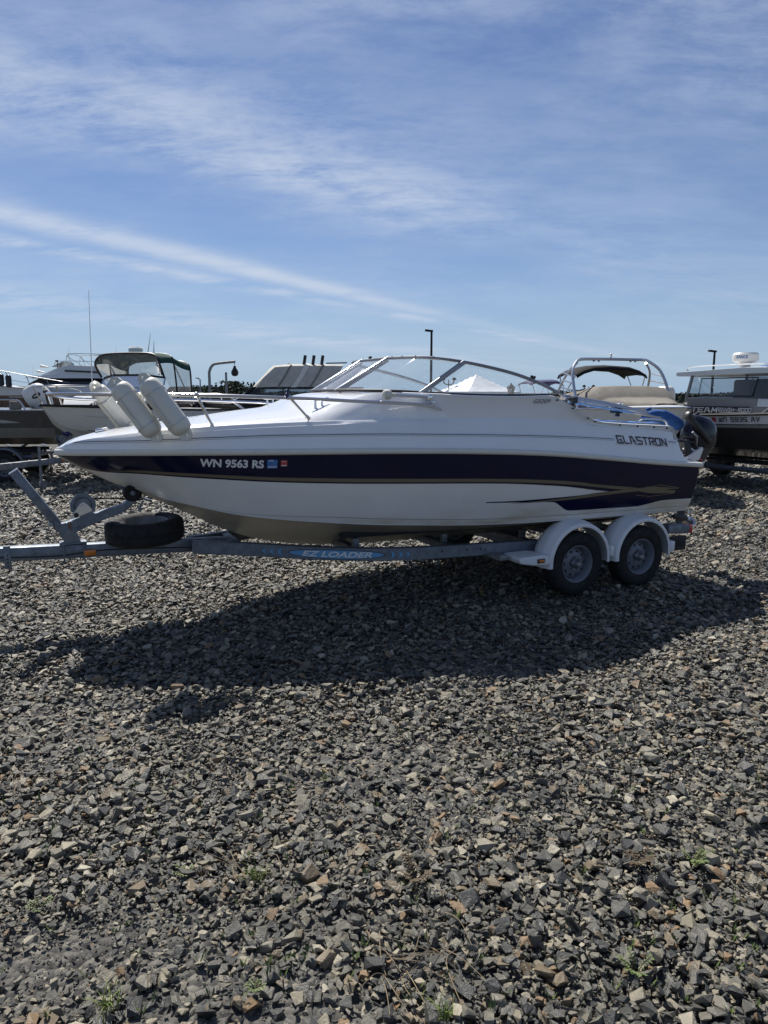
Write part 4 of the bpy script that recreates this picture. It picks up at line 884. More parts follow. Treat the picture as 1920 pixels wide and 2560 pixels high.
# ------------------------------------------------------------------ outboards
def outboard(t, M, cowl_mat, mid_mat, k=1.0, band=None, prop_mat='alu_dull', tiller=False):
    """local frame: z up along the leg, -x towards the boat, origin at the clamp"""
    def q(pts): return [M @ (Vector(p) * k) for p in pts]
    def secs(ss, n=20, pw=2.6):
        rows = []
        for z, cx, ax, ay in ss:
            row = []
            for i in range(n):
                a = 2 * math.pi * i / n; ca, sa = math.cos(a), math.sin(a)
                row.append(M @ (Vector((cx + ax * math.copysign(abs(ca) ** (2 / pw), ca), ay * math.copysign(abs(sa) ** (2 / pw), sa), z)) * k))
            rows.append(row)
        return rows
    mb = MB(); rw = secs([(.10, .10, .20, .135), (.14, .10, .235, .155), (.22, .10, .245, .16), (.32, .095, .24, .155), (.40, .085, .215, .14), (.455, .07, .17, .11), (.48, .06, .11, .07), (.486, .055, .01, .01)]); mb.grid(rw, close=True); obj('cowl', mb, cowl_mat, t, smooth=60)
    mb = MB(); rw = secs([(-.22, .10, .06, .05), (-.12, .11, .10, .075), (-.02, .11, .15, .11), (.06, .10, .19, .13), (.10, .10, .205, .14)]); mb.grid(rw, close=True); obj('lower_cowl', mb, mid_mat, t, smooth=60)
    mb = MB(); rw = secs([(-.92, .10, .045, .016), (-.80, .10, .075, .020), (-.60, .10, .075, .03), (-.40, .10, .07, .04), (-.20, .10, .065, .05)], 14, 2); mb.grid(rw, close=True); obj('leg', mb, mid_mat, t, smooth=60)
    mb = MB(); mb.box(M @ (Vector((.13, 0, -.62)) * k), (.26 * k, .15 * k, .012 * k), M.to_3x3(), .004); obj('cavitation_plate', mb, mid_mat, t)
    mb = MB(); mb.lathe([(.0001, -.14), (.03, -.12), (.045, -.06), (.05, .02), (.042, .10), (.03, .13), (.0001, .135)], M @ Matrix.Scale(k, 4) @ axis_m((.09, 0, -.80), (1, 0, 0)), 14); obj('gearcase', mb, mid_mat, t)
    pr = None
    for i in range(3):
        a0 = 2 * math.pi * i / 3; mb = MB(); rows = []
        for j in range(6):
            r_ = .03 + .10 * j / 5; w = .055 * math.sin(math.pi * (.18 + .72 * j / 5)); rows.append([M @ (Vector((.255 + tw, r_ * math.sin(a0 + u / r_ * .9), -.80 + r_ * math.cos(a0 + u / r_ * .9))) * k) for u, tw in ((-w, -.025), (0, 0), (w, .025))])
        mb.grid(rows); obj('propeller_blade', mb, prop_mat, t, solid=.006)
    mb = MB(); mb.lathe([(.03, 0), (.036, .02), (.032, .07), (.0001, .08)], M @ Matrix.Scale(k, 4) @ axis_m((.215, 0, -.80), (1, 0, 0)), 12); obj('propeller_hub', mb, prop_mat, t)
    mb = MB()
    for sy in (-.07, .07): mb.box(M @ (Vector((-.10, sy, -.05)) * k), (.10 * k, .03 * k, .30 * k), M.to_3x3(), .008)
    mb.tube(q([(-.06, -.09, .05), (-.06, .09, .05)]), .02 * k, 8); mb.box(M @ (Vector((-.01, 0, -.02)) * k), (.12 * k, .10 * k, .22 * k), M.to_3x3(), .02); obj('clamp_bracket', mb, 'grey_cast', t)
    return t
ko = thing('outboard_motor', 'small black kicker outboard with tiller handle clamped on the stern of the navy striped boat', 'outboard', (AX, AY, 0), AANG)
MK = Matrix.Translation(P3(6.56, .66, 1.30)) @ Matrix.Rotation(R(13), 4, 'Y')
outboard(ko, MK, 'navy_cowl', 'grey_cast', .91, prop_mat='alu')
mb = MB(); beam(mb, MK @ Vector((.12, -.15, .16)), MK @ Vector((-.30, -.16, .36)), .055, .06, .014); beam(mb, MK @ Vector((-.28, -.16, .35)), MK @ Vector((-.36, -.16, .385)), .075, .08, .02); obj('tiller_handle', mb, 'black', ko)
mb = MB(); mb.tube(spline([MK @ Vector((-.05, .02, .34)), MK @ Vector((-.03, .02, .42)), MK @ Vector((.02, .02, .47))], 4), .022, 8); obj('carry_handle', mb, 'black', ko)
for k, (a, b, m_) in enumerate([((-.22, -.10, .02), (-.02, -.13, .0), 'steel'), ((-.25, -.08, -.05), (-.03, -.12, -.07), 'steel'), ((-.2, -.12, .10), (-.05, -.14, .06), 'black'), ((-.24, -.06, -.14), (0, -.10, -.16), 'black'), ((-.17, -.13, .22), (-.05, -.12, .08), 'hub_metal')]):
    mb = MB(); mb.tube([MK @ Vector(a), MK @ Vector(((a[0] + b[0]) / 2, a[1] - .02, (a[2] + b[2]) / 2 + .03)), MK @ Vector(b)], .013, 8); obj('linkage', mb, m_, ko)
for k in range(4):
    mb = MB(); mb.ball(MK @ Vector((-.03 + .045 * k, -.135, -.02 - .018 * k)), .018, 8, (1.2, .6, .8)); obj('shift_fitting', mb, 'red_lens' if k % 2 == 0 else 'steel', ko)
mb = MB(); mb.box(P3(6.43, .66, 1.30), (.10, .26, .34), beam_m((0, 0, 0), P3(1, 0, .35)), .015); obj('mounting_pad', mb, 'black', ko)
mb = MB(); mb.prism([(6.36, 1.27), (6.58, 1.385), (6.60, 1.36), (6.55, 1.24), (6.36, 1.20)], .05, Matrix.Translation((0, -.80, 0)) @ XZ); obj('bracket_arm', mb, 'white_plastic', ko, smooth=0, bevel=.008)
mb = MB(); mb.box(P3(6.36, .70, 1.16), (.12, .22, .2), bev=.01); obj('bracket_arm', mb, 'white_plastic', ko)

# ------------------------------------------------------------------ background boats: shared builders
def hull_shape(L, B, zkeel, zchine, zbow, zstern, rake=1.4, fine=.5, tumble=.9):
    half = lambda x: B / 2 * (math.sin(math.pi / 2 * min(1, max(x, .0) / (fine * L))) ** .75 * (1 - .06 * max(0, (x / L - .6) / .4)))
    sheer = lambda x: zstern + (zbow - zstern) * (1 - x / L) ** 1.6
    keel = lambda x: zkeel + (zbow - zkeel) * max(0, 1 - x / rake) ** 1.7
    chine = lambda x: min(sheer(x) - .02, max(keel(x), zchine + (zbow - zchine) * .55 * max(0, 1 - x / (rake * 1.5)) ** 1.6))
    cw = lambda x: half(x) * tumble * min(1, max(0, (x - .12 * rake) / (rake * 1.3))) ** .6
    return half, sheer, keel, chine, cw
def bg_hull(root, shape, L, mats, bands=(.55,), deck_mat='white_hull', crown=.04, rail_mat='black', rail_r=.025):
    half, sheer, keel, chine, cw = shape; xs = [0, .03, .08, .15, .25, .4] + [.6 + (L - .6) * i / 22 for i in range(23)]; fs = sorted(set([0, .2, .4, .6, .8, 1.0] + list(bands)))
    mb = MB()
    for sg in (1, -1):
        rows = []
        for x in xs:
            k, c, s_ = keel(x), chine(x), sheer(x); w, h = cw(x), half(x); row = [Vector((x, 0, k)), Vector((x, sg * w * .5, k + (c - k) * .55)), Vector((x, sg * w, c))]
            for f in fs: row.append(Vector((x, sg * (w + (h - w) * f ** .8 + .01), c + (s_ - c) * f)))
            rows.append(row)
        mb.grid([r[:4] for r in rows], 0)
        for j in range(len(fs) - 1):
            mid = (fs[j] + fs[j + 1]) / 2; mi = 1 + sum(1 for b in bands if mid > b); mb.grid([[r[3 + j], r[4 + j]] for r in rows], mi)
        o0 = len(mb.v); last = rows[-1]; mb.v += [tuple(p) for p in last] + [(last[0].x, 0, last[-1].z)]; mb.f.append(tuple(o0 + i for i in range(len(last) + 1))); mb.m.append(1)
    h = obj('hull', mb, mats, root, smooth=40)
    mb = MB(); mb.grid([[Vector((x, (half(x) + .005) * c, sheer(x) + .004 + crown * (1 - c * c) * min(1, half(x)))) for c in (-1, -.7, -.35, 0, .35, .7, 1)] for x in xs]); obj('deck', mb, deck_mat, root, smooth=40)
    pts = [Vector((x, half(x) + .012, sheer(x))) for x in xs]; pts2 = [Vector((x, -half(x) - .012, sheer(x))) for x in xs]
    mb = MB(); mb.tube(pts[::-1] + pts2[1:], rail_r, 6); obj('rub_rail', mb, rail_mat, root)
    return h
def bg_band(name, shape, L, x0, x1, f0, f1, side, material, parent, off=.008, n=24):
    """strip on the topside between two fractions of the freeboard"""
    half, sheer, keel, chine, cw = shape; rows = []
    for i in range(n + 1):
        x = x0 + (x1 - x0) * i / n; c, s_ = chine(x), sheer(x); row = []
        for f in (f0(x) if callable(f0) else f0, f1(x) if callable(f1) else f1): row.append(Vector((x, side * (cw(x) + (half(x) - cw(x)) * max(f, 0) ** .8 + .01 + off), c + (s_ - c) * f)))
        rows.append(row)
    mb = MB(); mb.grid(rows); return obj(name, mb, material, parent)
def on_side(shape, x0, x1, f0, f1, side, off=.014):
    half, sheer, keel, chine, cw = shape
    def f(u, v, k=0.0):
        x = x0 + (x1 - x0) * u; q = f0 + (f1 - f0) * v; c, s_ = chine(x), sheer(x); return Vector((x, side * (cw(x) + (half(x) - cw(x)) * q ** .8 + .01 + off + k), c + (s_ - c) * q))
    return f
def bg_trailer(label, loc, rz, L, half_w, axles, z=.52, tongue=1.2, wr=.33, guard='galv', jack=True, winch_x=.75, winch_z=1.1):
    t = thing('boat_trailer', label, 'trailer', loc, rz)
    mb = MB(); beam(mb, (-tongue, 0, z + .02), (1.5, 0, z), .09, .12, .008); obj('tongue', mb, 'galv_old', t)
    for sg in (1, -1):
        mb = MB(); mb.tube([(1.2, sg * .05, z), (2.0, sg * half_w * .7, z), (2.5, sg * half_w * .85, z), (L, sg * half_w * .85, z)], .055, 4); obj('side_rail', mb, 'galv', t)
        mb = MB(); beam(mb, (1.8, sg * .45, z + .16), (L, sg * .45, z + .12), .09, .07, .01); obj('bunk', mb, 'carpet', t)
        for x in axles:
            wheel(t, (x, sg * (half_w + .03), wr), (0, sg, 0), wr, .19, .19, 'wheel_paint')
            mb = MB(); rows = []
            for k in range(19):
                a = R(180 * k / 18); rows.append([(x - (wr + .07 + dr) * math.cos(a), sg * tt, wr + .03 + (wr + .07 + dr) * math.sin(a)) for tt, dr in ((half_w - .08, 0), (half_w - .06, .02), (half_w + .10, .02), (half_w + .13, 0), (half_w + .13, -.03))])
            mb.grid(rows); obj('mudguard', mb, guard, t, smooth=50)
    for x in axles:
        mb = MB(); mb.tube([(x, half_w, wr), (x, -half_w, wr)], .03, 8); obj('axle', mb, 'galv_old', t)
    for x in (2.2, L * .6, L - .1):
        mb = MB(); mb.box((x, 0, z), (.08, half_w * 1.6, .08), bev=.006); obj('crossmember', mb, 'galv_old', t)
        for sg in (1, -1):
            mb = MB(); mb.box((x, sg * .45, z + .09), (.06, .05, .12), bev=.004); obj('bunk_bracket', mb, 'galv_old', t)
    mb = MB(); mb.box((-tongue - .08, 0, z + .05), (.24, .11, .10), bev=.025); obj('coupler', mb, 'rusty', t)
    if jack:
        mb = MB(); mb.tube([(-.05, .1, z + .35), (-.05, .1, .16)], .028, 10); mb.lathe([(.0001, -.03), (.09, -.03), (.10, -.015), (.10, .015), (.09, .03), (.0001, .03)], axis_m((-.02, .1, .10), (0, 1, 0)), 16); obj('jack', mb, 'galv_old', t)
    mb = MB(); beam(mb, (winch_x - .1, 0, z), (winch_x, 0, winch_z - .06), .09, .07, .008); beam(mb, (winch_x - .15, 0, winch_z - .28), (winch_x + .1, 0, winch_z - .06), .16, .10, .02); obj('winch_stand', mb, 'galv_old', t)
    mb = MB(); mb.lathe([(.0001, -.06), (.09, -.06), (.09, -.05), (.03, -.05), (.03, .05), (.09, .05), (.09, .06), (.0001, .06)], axis_m((winch_x - .16, 0, winch_z - .12), (0, 1, 0)), 18); obj('winch_drum', mb, 'galv_old', t)
    for dx in (.02, .13):
        mb = MB(); mb.lathe([(.0001, -.08), (.045, -.08), (.06, -.04), (.045, 0), (.06, .04), (.045, .08), (.0001, .08)], axis_m((winch_x + dx, 0, winch_z - .01), (0, 1, 0)), 14); obj('bow_roller', mb, 'roller_blue', t)
    mb = MB(); mb.box((.45, -.05, z + .01), (.09, .02, .05), bev=.005); obj('marker_lens', mb, 'amber', t)
    return t
def rail_run(root, name, pts, r, feet, material='steel', n=6):
    mb = MB(); sp_ = spline(pts, n); mb.tube(sp_, r, 8); obj(name, mb, material, root)
    for a, b in feet:
        mb = MB(); mb.tube([a, b], r * .9, 6); obj('rail_stanchion', mb, material, root)

# ---- white fishing boat with green canvas (left)
wb = (-7.06, 14.8); WR = R(72)
fb = thing('fishing_boat', 'white fishing boat with green canvas top and clear side curtains', 'boat', (*wb, 0), WR)
shp = hull_shape(5.7, 2.25, .72, .98, 1.74, 1.55, 1.5, .52)
bg_hull(fb, shp, 5.7, ['white_hull', 'white_hull', 'white_hull'], (.5,), rail_mat='black', rail_r=.03)
for sd in (1, -1):
    bg_band('boot_stripe', shp, 5.7, .9, 5.6, .03, .055, sd, 'black', fb); bg_band('strake_line', shp, 5.7, .7, 5.6, .6, .612, sd, 'grey_pin', fb)
mb = MB(); mb.grid([[Vector((x, y, z)) for y in (-w, -w * .6, 0, w * .6, w)] for x, w, z in ((1.0, .35, 1.74), (1.15, .45, 1.86), (1.9, .75, 1.93), (2.45, .9, 1.98), (2.5, .9, 1.75))]); obj('cuddy_top', mb, 'white_hull', fb)
# windscreen: three raked panes in a dark frame, then the canvas hoops
wsb = [(2.75, -.95, 1.72), (2.42, -.5, 1.90), (2.42, .5, 1.90), (2.75, .95, 1.72)]; wst = [(3.05, -.88, 2.36), (2.85, -.45, 2.42), (2.85, .45, 2.42), (3.05, .88, 2.36)]
for i in range(3):
    mb = MB(); mb.grid([[Vector(wsb[i]), Vector(wst[i])], [Vector(wsb[i + 1]), Vector(wst[i + 1])]]); obj('windscreen_pane', mb, 'wind_glass', fb)
mb = MB(); mb.tube([Vector(p) for p in wst], .028, 6); obj('windscreen_frame', mb, 'black', fb)
for a, b in zip(wsb, wst): mb = MB(); mb.tube([a, b], .022, 6); obj('windscreen_post', mb, 'alu', fb)
def hoop(x, w, z0, z1, rd=.25, n=6): return spline([(x[0], -w, z0), (x[1], -w * 1.02, z1 - rd), (x[1] + .02, -w * .88, z1 - .06), (x[1] + .02, -w * .5, z1), (x[1] + .02, w * .5, z1), (x[1] + .02, w * .88, z1 - .06), (x[1], w * 1.02, z1 - rd), (x[0], w, z0)], n)
H1, H2, H3 = hoop((2.98, 2.80), .90, 2.38, 2.93), hoop((3.5, 3.35), .92, 1.75, 2.95), hoop((4.1, 4.05), .92, 1.72, 2.80)
nn_ = len(H1); lo, hi = int(nn_ * .16), int(nn_ * .84)
mb = MB(); rows = [[(H1[i] * (1 - t) + H2[i] * t) + Vector((0, 0, .015 * math.sin(math.pi * t))) for i in range(lo, hi + 1)] for t in (0, .25, .5, .75, 1)] + [[(H2[i] * (1 - t) + H3[i] * t) - Vector((0, 0, .03 * math.sin(math.pi * t))) for i in range(lo, hi + 1)] for t in (.25, .5, .75, 1)]
mb.grid(rows); obj('canvas_top', mb, 'green_canvas', fb, smooth=60, solid=.01)
for Hh in (H1, H2, H3): mb = MB(); mb.tube(Hh, .028 if Hh is H1 else .022, 6); obj('canvas_hoop', mb, 'black', fb)
for rng in (range(0, lo + 1), range(hi, nn_)):
    for A, B_ in ((H1, H2), (H2, H3)):
        mb = MB(); mb.grid([[A[i], B_[i]] for i in rng]); obj('side_curtain', mb, 'clear_vinyl', fb)
    mb = MB(); k = list(rng)[0] if rng[0] == 0 else list(rng)[-1]; mb.tube([H2[lo if rng[0] == 0 else hi], H3[0 if rng[0] == 0 else -1]], .016, 6); obj('canvas_brace', mb, 'alu', fb)
mb = MB(); mb.grid([[H1[i], Vector((2.95, H1[i].y * .97, 2.42))] for i in range(lo, hi + 1)]); obj('front_curtain', mb, 'clear_vinyl', fb)
mb = MB(); mb.grid([[H3[i], Vector((4.2, H3[i].y * .97, 1.72))] for i in range(lo, hi + 1)]); obj('aft_curtain', mb, 'clear_vinyl', fb)
mb = MB(); mb.lathe([(.16, 0), (.17, .03), (.17, .10), (.13, .14), (.0001, .15)], Matrix.Translation((3.3, .1, 2.98)), 20); obj('radar_dome', mb, 'white_plastic', fb)
for x, y, z0, z1, lean in ((2.7, .98, 1.7, 4.42, .10), (3.5, -.1, 2.95, 3.45, .12), (3.4, -.35, 2.95, 3.25, .02)):
    mb = MB(); mb.tube([(x, y, z0), (x - lean * .1, y - lean, z1)], [.016, .006], 6); obj('antenna', mb, 'white_plastic', fb)
rail_run(fb, 'bow_rail', [(-.05, 0, 2.12), (.12, -.3, 2.14), (.6, -.62, 2.14), (1.5, -.92, 2.12), (2.3, -1.0, 2.05), (2.55, -1.02, 1.72)], .018, [((.12, -.3, 2.14), (.3, -.25, 1.74)), ((.9, -.75, 2.13), (1.05, -.72, 1.72)), ((1.6, -.94, 2.11), (1.75, -.93, 1.68))])
rail_run(fb, 'bow_rail', [(-.05, 0, 2.12), (.12, .3, 2.14), (.6, .62, 2.14), (1.5, .92, 2.12), (2.3, 1.0, 2.05), (2.55, 1.02, 1.72)], .018, [((.12, .3, 2.14), (.3, .25, 1.74)), ((.9, .75, 2.13), (1.05, .72, 1.72))])
mb = MB(); mb.tube([(.25, .05, 1.76), (.2, .05, 1.98)], .025, 6); mb.box((.19, .05, 2.02), (.09, .05, .07), bev=.015); obj('bow_chock', mb, 'black', fb)
MO = Matrix.Translation((5.75, 0, 1.55)) @ Matrix.Rotation(R(0), 4, 'Y')
om = thing('outboard_motor', 'dark blue outboard on the stern of the green canvas boat', 'outboard', (*wb, 0), WR)
outboard(om, MO, 'navy_cowl', 'navy_cowl', 1.0)
bg_trailer('galvanised trailer with blue rollers under the green canvas boat', (*wb, 0), WR, 5.6, .95, (3.9, 4.7), .56, 1.25, winch_x=.62, winch_z=1.14)

# ---- dark grey boat (far left) with white tilted outboard
gb = (-13.45, 16.1); GR = R(9)
gy = thing('bass_boat', 'dark grey fishing boat with silver wedge graphic on its side', 'boat', (*gb, 0), GR)
gs = hull_shape(5.95, 2.1, .80, 1.0, 1.72, 1.60, 1.6, .45)
bg_hull(gy, gs, 5.95, ['tan_hull', 'tan_hull', 'grey_hull', 'grey_hull'], (.36, .7), 'grey_hull', rail_mat='alu_dull', rail_r=.02)
for sd in (1, -1):
    bg_band('silver_wedge', gs, 5.5, 2.4, 5.28, lambda x: .40 + .16 * (x - 2.4) / 2.88, lambda x: .93 - .37 * ((x - 2.4) / 2.88) ** 2.2, sd, 'silver_decal', gy)
    bg_band('wedge_line', gs, 5.5, 2.4, 5.0, lambda x: .70 - .22 * ((x - 2.4) / 2.6) ** 1.6, lambda x: .745 - .22 * ((x - 2.4) / 2.6) ** 1.6, sd, 'grey_hull', gy, .014)
    bg_band('wedge_oval', gs, 5.5, 3.9, 4.45, lambda x: .60 - .07 * math.sqrt(max(0, 1 - ((x - 4.175) / .275) ** 2)), lambda x: .60 + .07 * math.sqrt(max(0, 1 - ((x - 4.175) / .275) ** 2)), sd, 'grey_hull', gy, .018)
mb = MB(); mb.tube(spline([(4.4, -.9, 1.62), (4.42, -.92, 1.78), (4.6, -.9, 1.84), (5.1, -.9, 1.84), (5.25, -.9, 1.8), (5.35, -.9, 1.62)], 4), .02, 6); obj('grab_rail', mb, 'alu', gy)
mb = MB(); mb.lathe([(.0001, .02), (.10, .02), (.12, 0), (.13, -.16), (.0001, -.16)], Matrix.Translation((5.05, -.6, 1.80)), 14); obj('bait_bucket', mb, 'tan_hull', gy)
mw = thing('outboard_motor', 'large white outboard tilted over the stern of the grey boat', 'outboard', (*gb, 0), GR)
outboard(mw, Matrix.Translation((5.42, 0, 1.62)) @ Matrix.Rotation(R(-32), 4, 'Y'), 'white_plastic', 'white_plastic', 1.18)
MW = Matrix.Translation((5.42, 0, 1.62)) @ Matrix.Rotation(R(-32), 4, 'Y')
mb = MB(); mb.lathe([(.0001, .006), (.75, .006), (1, 0)], MW @ axis_m((.14, -.192, .28), (0, -1, 0)) @ Matrix.Diagonal((.11, .055, 1, 1)), 20); obj('cowl_emblem', mb, 'black', mw)
mb = MB(); mb.lathe([(.0001, .006), (.75, .006), (1, 0)], MW @ axis_m((.14, -.200, .28), (0, -1, 0)) @ Matrix.Diagonal((.06, .016, 1, 1)), 14); obj('cowl_emblem', mb, 'white_plastic', mw)
bg_trailer('weathered trailer with round grey mudguards under the dark grey boat', (*gb, 0), GR, 5.4, .98, (4.05, 4.88), .55, 1.2, .34, jack=False, winch_x=.8, winch_z=1.15)

# ---- timber bulkhead wall, each plank its own piece
wall = thing('timber_wall', 'brown plank retaining wall behind the parked boats on the left', 'wall', (0, 30, 0), 0)
r3 = random.Random(5); plank = {}
for m_ in ('timber', 'timber2'):
    mb = MB(); mb.box((0, 0, .92), (.29, .06, 1.84), bev=.01); plank[m_] = obj('plank', mb, m_, wall); plank[m_].location = (-20.3 + (.3 if m_ == 'timber2' else 0), 0, 0)
for k in range(2, 50):
    o = plank[r3.choice(('timber', 'timber2'))].copy(); col.objects.link(o); o.parent = wall; o.location = (-20.3 + .3 * k, r3.uniform(-.015, .015), r3.uniform(-.03, .02))
for z in (.5, 1.5):
    mb = MB(); mb.box((-12.9, -.065, z), (15, .06, .14), bev=.01); obj('waler', mb, 'timber2', wall)
mb = MB(); mb.box((-12.9, 0, 1.89), (15, .22, .06), bev=.01); obj('cap_rail', mb, 'timber', wall)

# ---- flybridge cruiser beyond the wall
yb = (-29.6, 46.0); YR = R(4)
ya = thing('flybridge_cruiser', 'white flybridge motor cruiser with dark windows rising beyond the timber wall', 'boat', (*yb, 0), YR)
ys_ = hull_shape(13.0, 3.9, -.2, .6, 3.25, 1.95, 3.0, .42)
bg_hull(ya, ys_, 13.0, ['white_hull', 'white_hull', 'white_hull'], (.6,), rail_mat='grey_pin', rail_r=.03)
def loft_sections(name, secs, material, parent, smooth=30):
    """secs: (x, half width bottom, half width top, z bottom, z top)"""
    mb = MB(); rows = [[Vector((x, -wb_, z0)), Vector((x, -wt_, z1)), Vector((x, 0, z1 + .05 * min(1, wt_))), Vector((x, wt_, z1)), Vector((x, wb_, z0))] for x, wb_, wt_, z0, z1 in secs]
    mb.grid(rows); mb.add(rows[0], [(0, 1, 2, 3, 4)]); mb.add(rows[-1], [(0, 1, 2, 3, 4)]); return obj(name, mb, material, parent, smooth=smooth)
loft_sections('trunk_cabin', [(5.0, .4, .3, 2.0, 2.12), (6.2, 1.1, .9, 2.0, 2.42), (8.0, 1.5, 1.3, 1.95, 2.52), (12.5, 1.6, 1.45, 1.9, 2.52)], 'white_hull', ya)
loft_sections('window_band', [(7.2, 1.30, 1.1, 2.50, 2.62), (8.0, 1.50, 1.30, 2.50, 2.98), (12.3, 1.55, 1.4, 2.50, 2.98)], 'dark_glass', ya)
loft_sections('saloon_roof', [(7.0, 1.2, 1.1, 2.96, 3.02), (7.6, 1.62, 1.55, 2.94, 3.10), (12.4, 1.7, 1.6, 2.94, 3.12)], 'white_hull', ya)
loft_sections('flybridge', [(8.0, 1.2, 1.0, 3.08, 3.16), (9.2, 1.45, 1.30, 3.08, 3.62), (10.0, 1.5, 1.38, 3.08, 3.74), (12.3, 1.5, 1.42, 3.08, 3.66)], 'white_hull', ya)
mb = MB(); beam(mb, (9.6, -1.53, 3.40), (12.0, -1.55, 3.30), .02, .10, 0); obj('side_vent', mb, 'black', ya)
loft_sections('flybridge_visor', [(8.6, .9, .8, 3.66, 3.70), (9.3, 1.2, 1.05, 3.60, 3.98)], 'tint_glass', ya)
loft_sections('canvas_boot', [(7.0, .5, .3, 2.56, 2.66), (8.6, 1.2, .6, 2.56, 2.78)], 'purple_canvas', ya)
yr_ = curve([(.3, 4.0), (1.2, 3.98), (3, 3.82), (5.5, 3.45), (8, 3.0), (10, 2.65)]); yw_ = curve([(.3, .0), (1.2, .9), (3, 1.6), (5.5, 1.9), (10, 1.95)])
rail_run(ya, 'bow_rail', [(x, -yw_(x), yr_(x)) for x in (.3, 1.2, 3, 5.5, 8, 10)], .025, [((x, -yw_(x), yr_(x)), (x + .25, -yw_(x) + .03, ys_[1](x) + .02)) for x in (1.4, 2.6, 3.8, 4.6, 5.5, 6.2, 7.4, 8.6)], 'alu_dull')
for z in (2.55,): mb = MB(); mb.tube(spline([(x, -yw_(x), yr_(x) - .45) for x in (1.4, 3, 5.5, 8)], 5), .014, 6); obj('rail_wire', mb, 'steel', ya)
for x, y, dx in ((5.2, -1.93, 0), (5.95, -1.95, .05), (6.4, -1.96, .02)):
    f = thing('hanging_fender', 'dark blue cylinder fender hung on the bow rail of the flybridge cruiser', 'fender', (*yb, 0), YR, 'dark fenders on the cruiser rail')
    mb = MB(); mb.lathe([(.0001, 0), (.12, .02), (.17, .06), (.17, .66), (.12, .72), (.03, .76), (.0001, .76)], Matrix.Translation((x, y - .1, yr_(x) - .92)), 14); obj('body', mb, 'navy_cowl', f)
    mb = MB(); mb.tube([(x, y - .1, yr_(x) - .18), (x, -yw_(x), yr_(x))], .012, 5); obj('lanyard', mb, 'rope', f)
for y in (-1.2, 1.2):
    mb = MB(); mb.tube(spline([(9.6, y, 3.7), (9.7, y, 4.35), (10.2, y, 4.46), (12.6, y, 4.4), (13.0, y, 4.3)], 5), .022, 6); obj('bimini_bow', mb, 'alu', ya)
    for a, b in (((9.7, y, 4.3), (10.6, y, 3.7)), ((11.3, y, 3.7), (12.6, y, 4.38)), ((12.5, y, 3.6), (11.6, y, 4.42)), ((10.0, y, 3.72), (9.75, y, 4.4))): mb = MB(); mb.tube([a, b], .016, 5); obj('bimini_strut', mb, 'alu_dull', ya)
for x in (9.75, 11.4, 12.9): mb = MB(); mb.tube([(x, -1.2, 4.38), (x, 0, 4.46), (x, 1.2, 4.38)], .022, 6); obj('bimini_bow', mb, 'alu', ya)
mb = MB(); mb.tube(spline([(8.9, -1.3, 3.72), (9.2, -1.35, 3.98), (11, -1.42, 3.98), (13, -1.42, 3.9)], 4), .016, 6); obj('bridge_rail', mb, 'steel', ya)
for x, y, z0, z1, d in ((9.0, .9, 3.5, 5.0, .1), (6.9, .5, 2.4, 3.75, -.05), (12.0, .8, 4.3, 5.0, .15)): mb = MB(); mb.tube([(x, y, z0), (x + d, y, z1)], [.02, .008], 5); obj('antenna', mb, 'white_plastic', ya)
mb = MB(); mb.tube([(8.75, -.3, 3.6), (8.75, -.3, 4.0)], .03, 6); mb.box((8.72, -.3, 4.06), (.18, .10, .10), bev=.02); obj('searchlight', mb, 'black', ya)
for z, x in ((3.62, 8.35), (3.3, 8.1)): mb = MB(); mb.lathe([(.0001, 0), (.05, .05), (.07, .25), (.11, .5)], axis_m((x, -.7, z), (-1, 0, .15)), 14); obj('horn', mb, 'white_plastic', ya)

# ---- canvas-topped boat behind the foredeck
cb = (-5.6, 20.6); CR = R(12)
cv = thing('canvas_cabin_boat', 'boat with beige canvas cabin top, pale stripe and three roof rod holders', 'boat', (*cb, 0), CR)
cs = hull_shape(6.0, 2.3, .7, .95, 1.72, 1.6, 1.5, .5)
bg_hull(cv, cs, 6.0, ['white_hull', 'white_hull', 'grey_hull'], (.6,), 'warm_grey', rail_mat='black')
TL, TB = [(2.55, 2.76), (2.62, 2.79), (3.2, 2.81), (4.55, 2.82), (4.75, 2.80)], None
def roof_row(x, zr_, w, ex):   # canvas cross-section: flat roof, rolled shoulder, raked near side
    return [Vector((x - ex, -w, 2.13)), Vector((x - ex * .5, -w * .96, 2.42)), Vector((x, -w * .86, zr_ - .05)), Vector((x, -w * .7, zr_)), Vector((x, 0, zr_ + .02)), Vector((x, w * .7, zr_)), Vector((x, w * .86, zr_ - .05)), Vector((x - ex * .5, w * .96, 2.42)), Vector((x - ex, w, 2.13))]
rows = [roof_row(x, z, 1.02, e) for x, z, e in ((2.30, 2.66, .42), (2.42, 2.76, .42), (2.9, 2.80, .42), (3.3, 2.80, .40), (3.8, 2.81, .40), (4.35, 2.81, .40))]
mb = MB(); front = [Vector((1.80, p.y * .97, 2.13)) for p in rows[0]]; mb.grid(rows); mb.grid([front, rows[0]]); 
mb.v = [tuple(Vector(v) + Vector((0, 0, 1)) * .018 * mnoise.noise(Vector(v) * 2.2)) for v in mb.v]; obj('canvas_top', mb, 'beige_canvas', cv, smooth=40)
for x0, w, m_ in ((2.85, .05, 'tan_canvas'), (3.25, .15, 'canvas_strip'), (3.75, .05, 'tan_canvas')):
    mb = MB(); rr_ = [roof_row(x, 2.812, 1.035, .41) for x in (x0, x0 + w)]; mb.grid([[p + Vector((0, 0, .012)) for p in r] for r in rr_]); obj('canvas_seam', mb, m_, cv)
for x in (3.25, 3.5, 3.75):
    mb = MB(); mb.tube([(x, -.75, 2.8), (x + .04, -.75, 3.05)], .045, 8); obj('rod_holder', mb, 'black', cv)
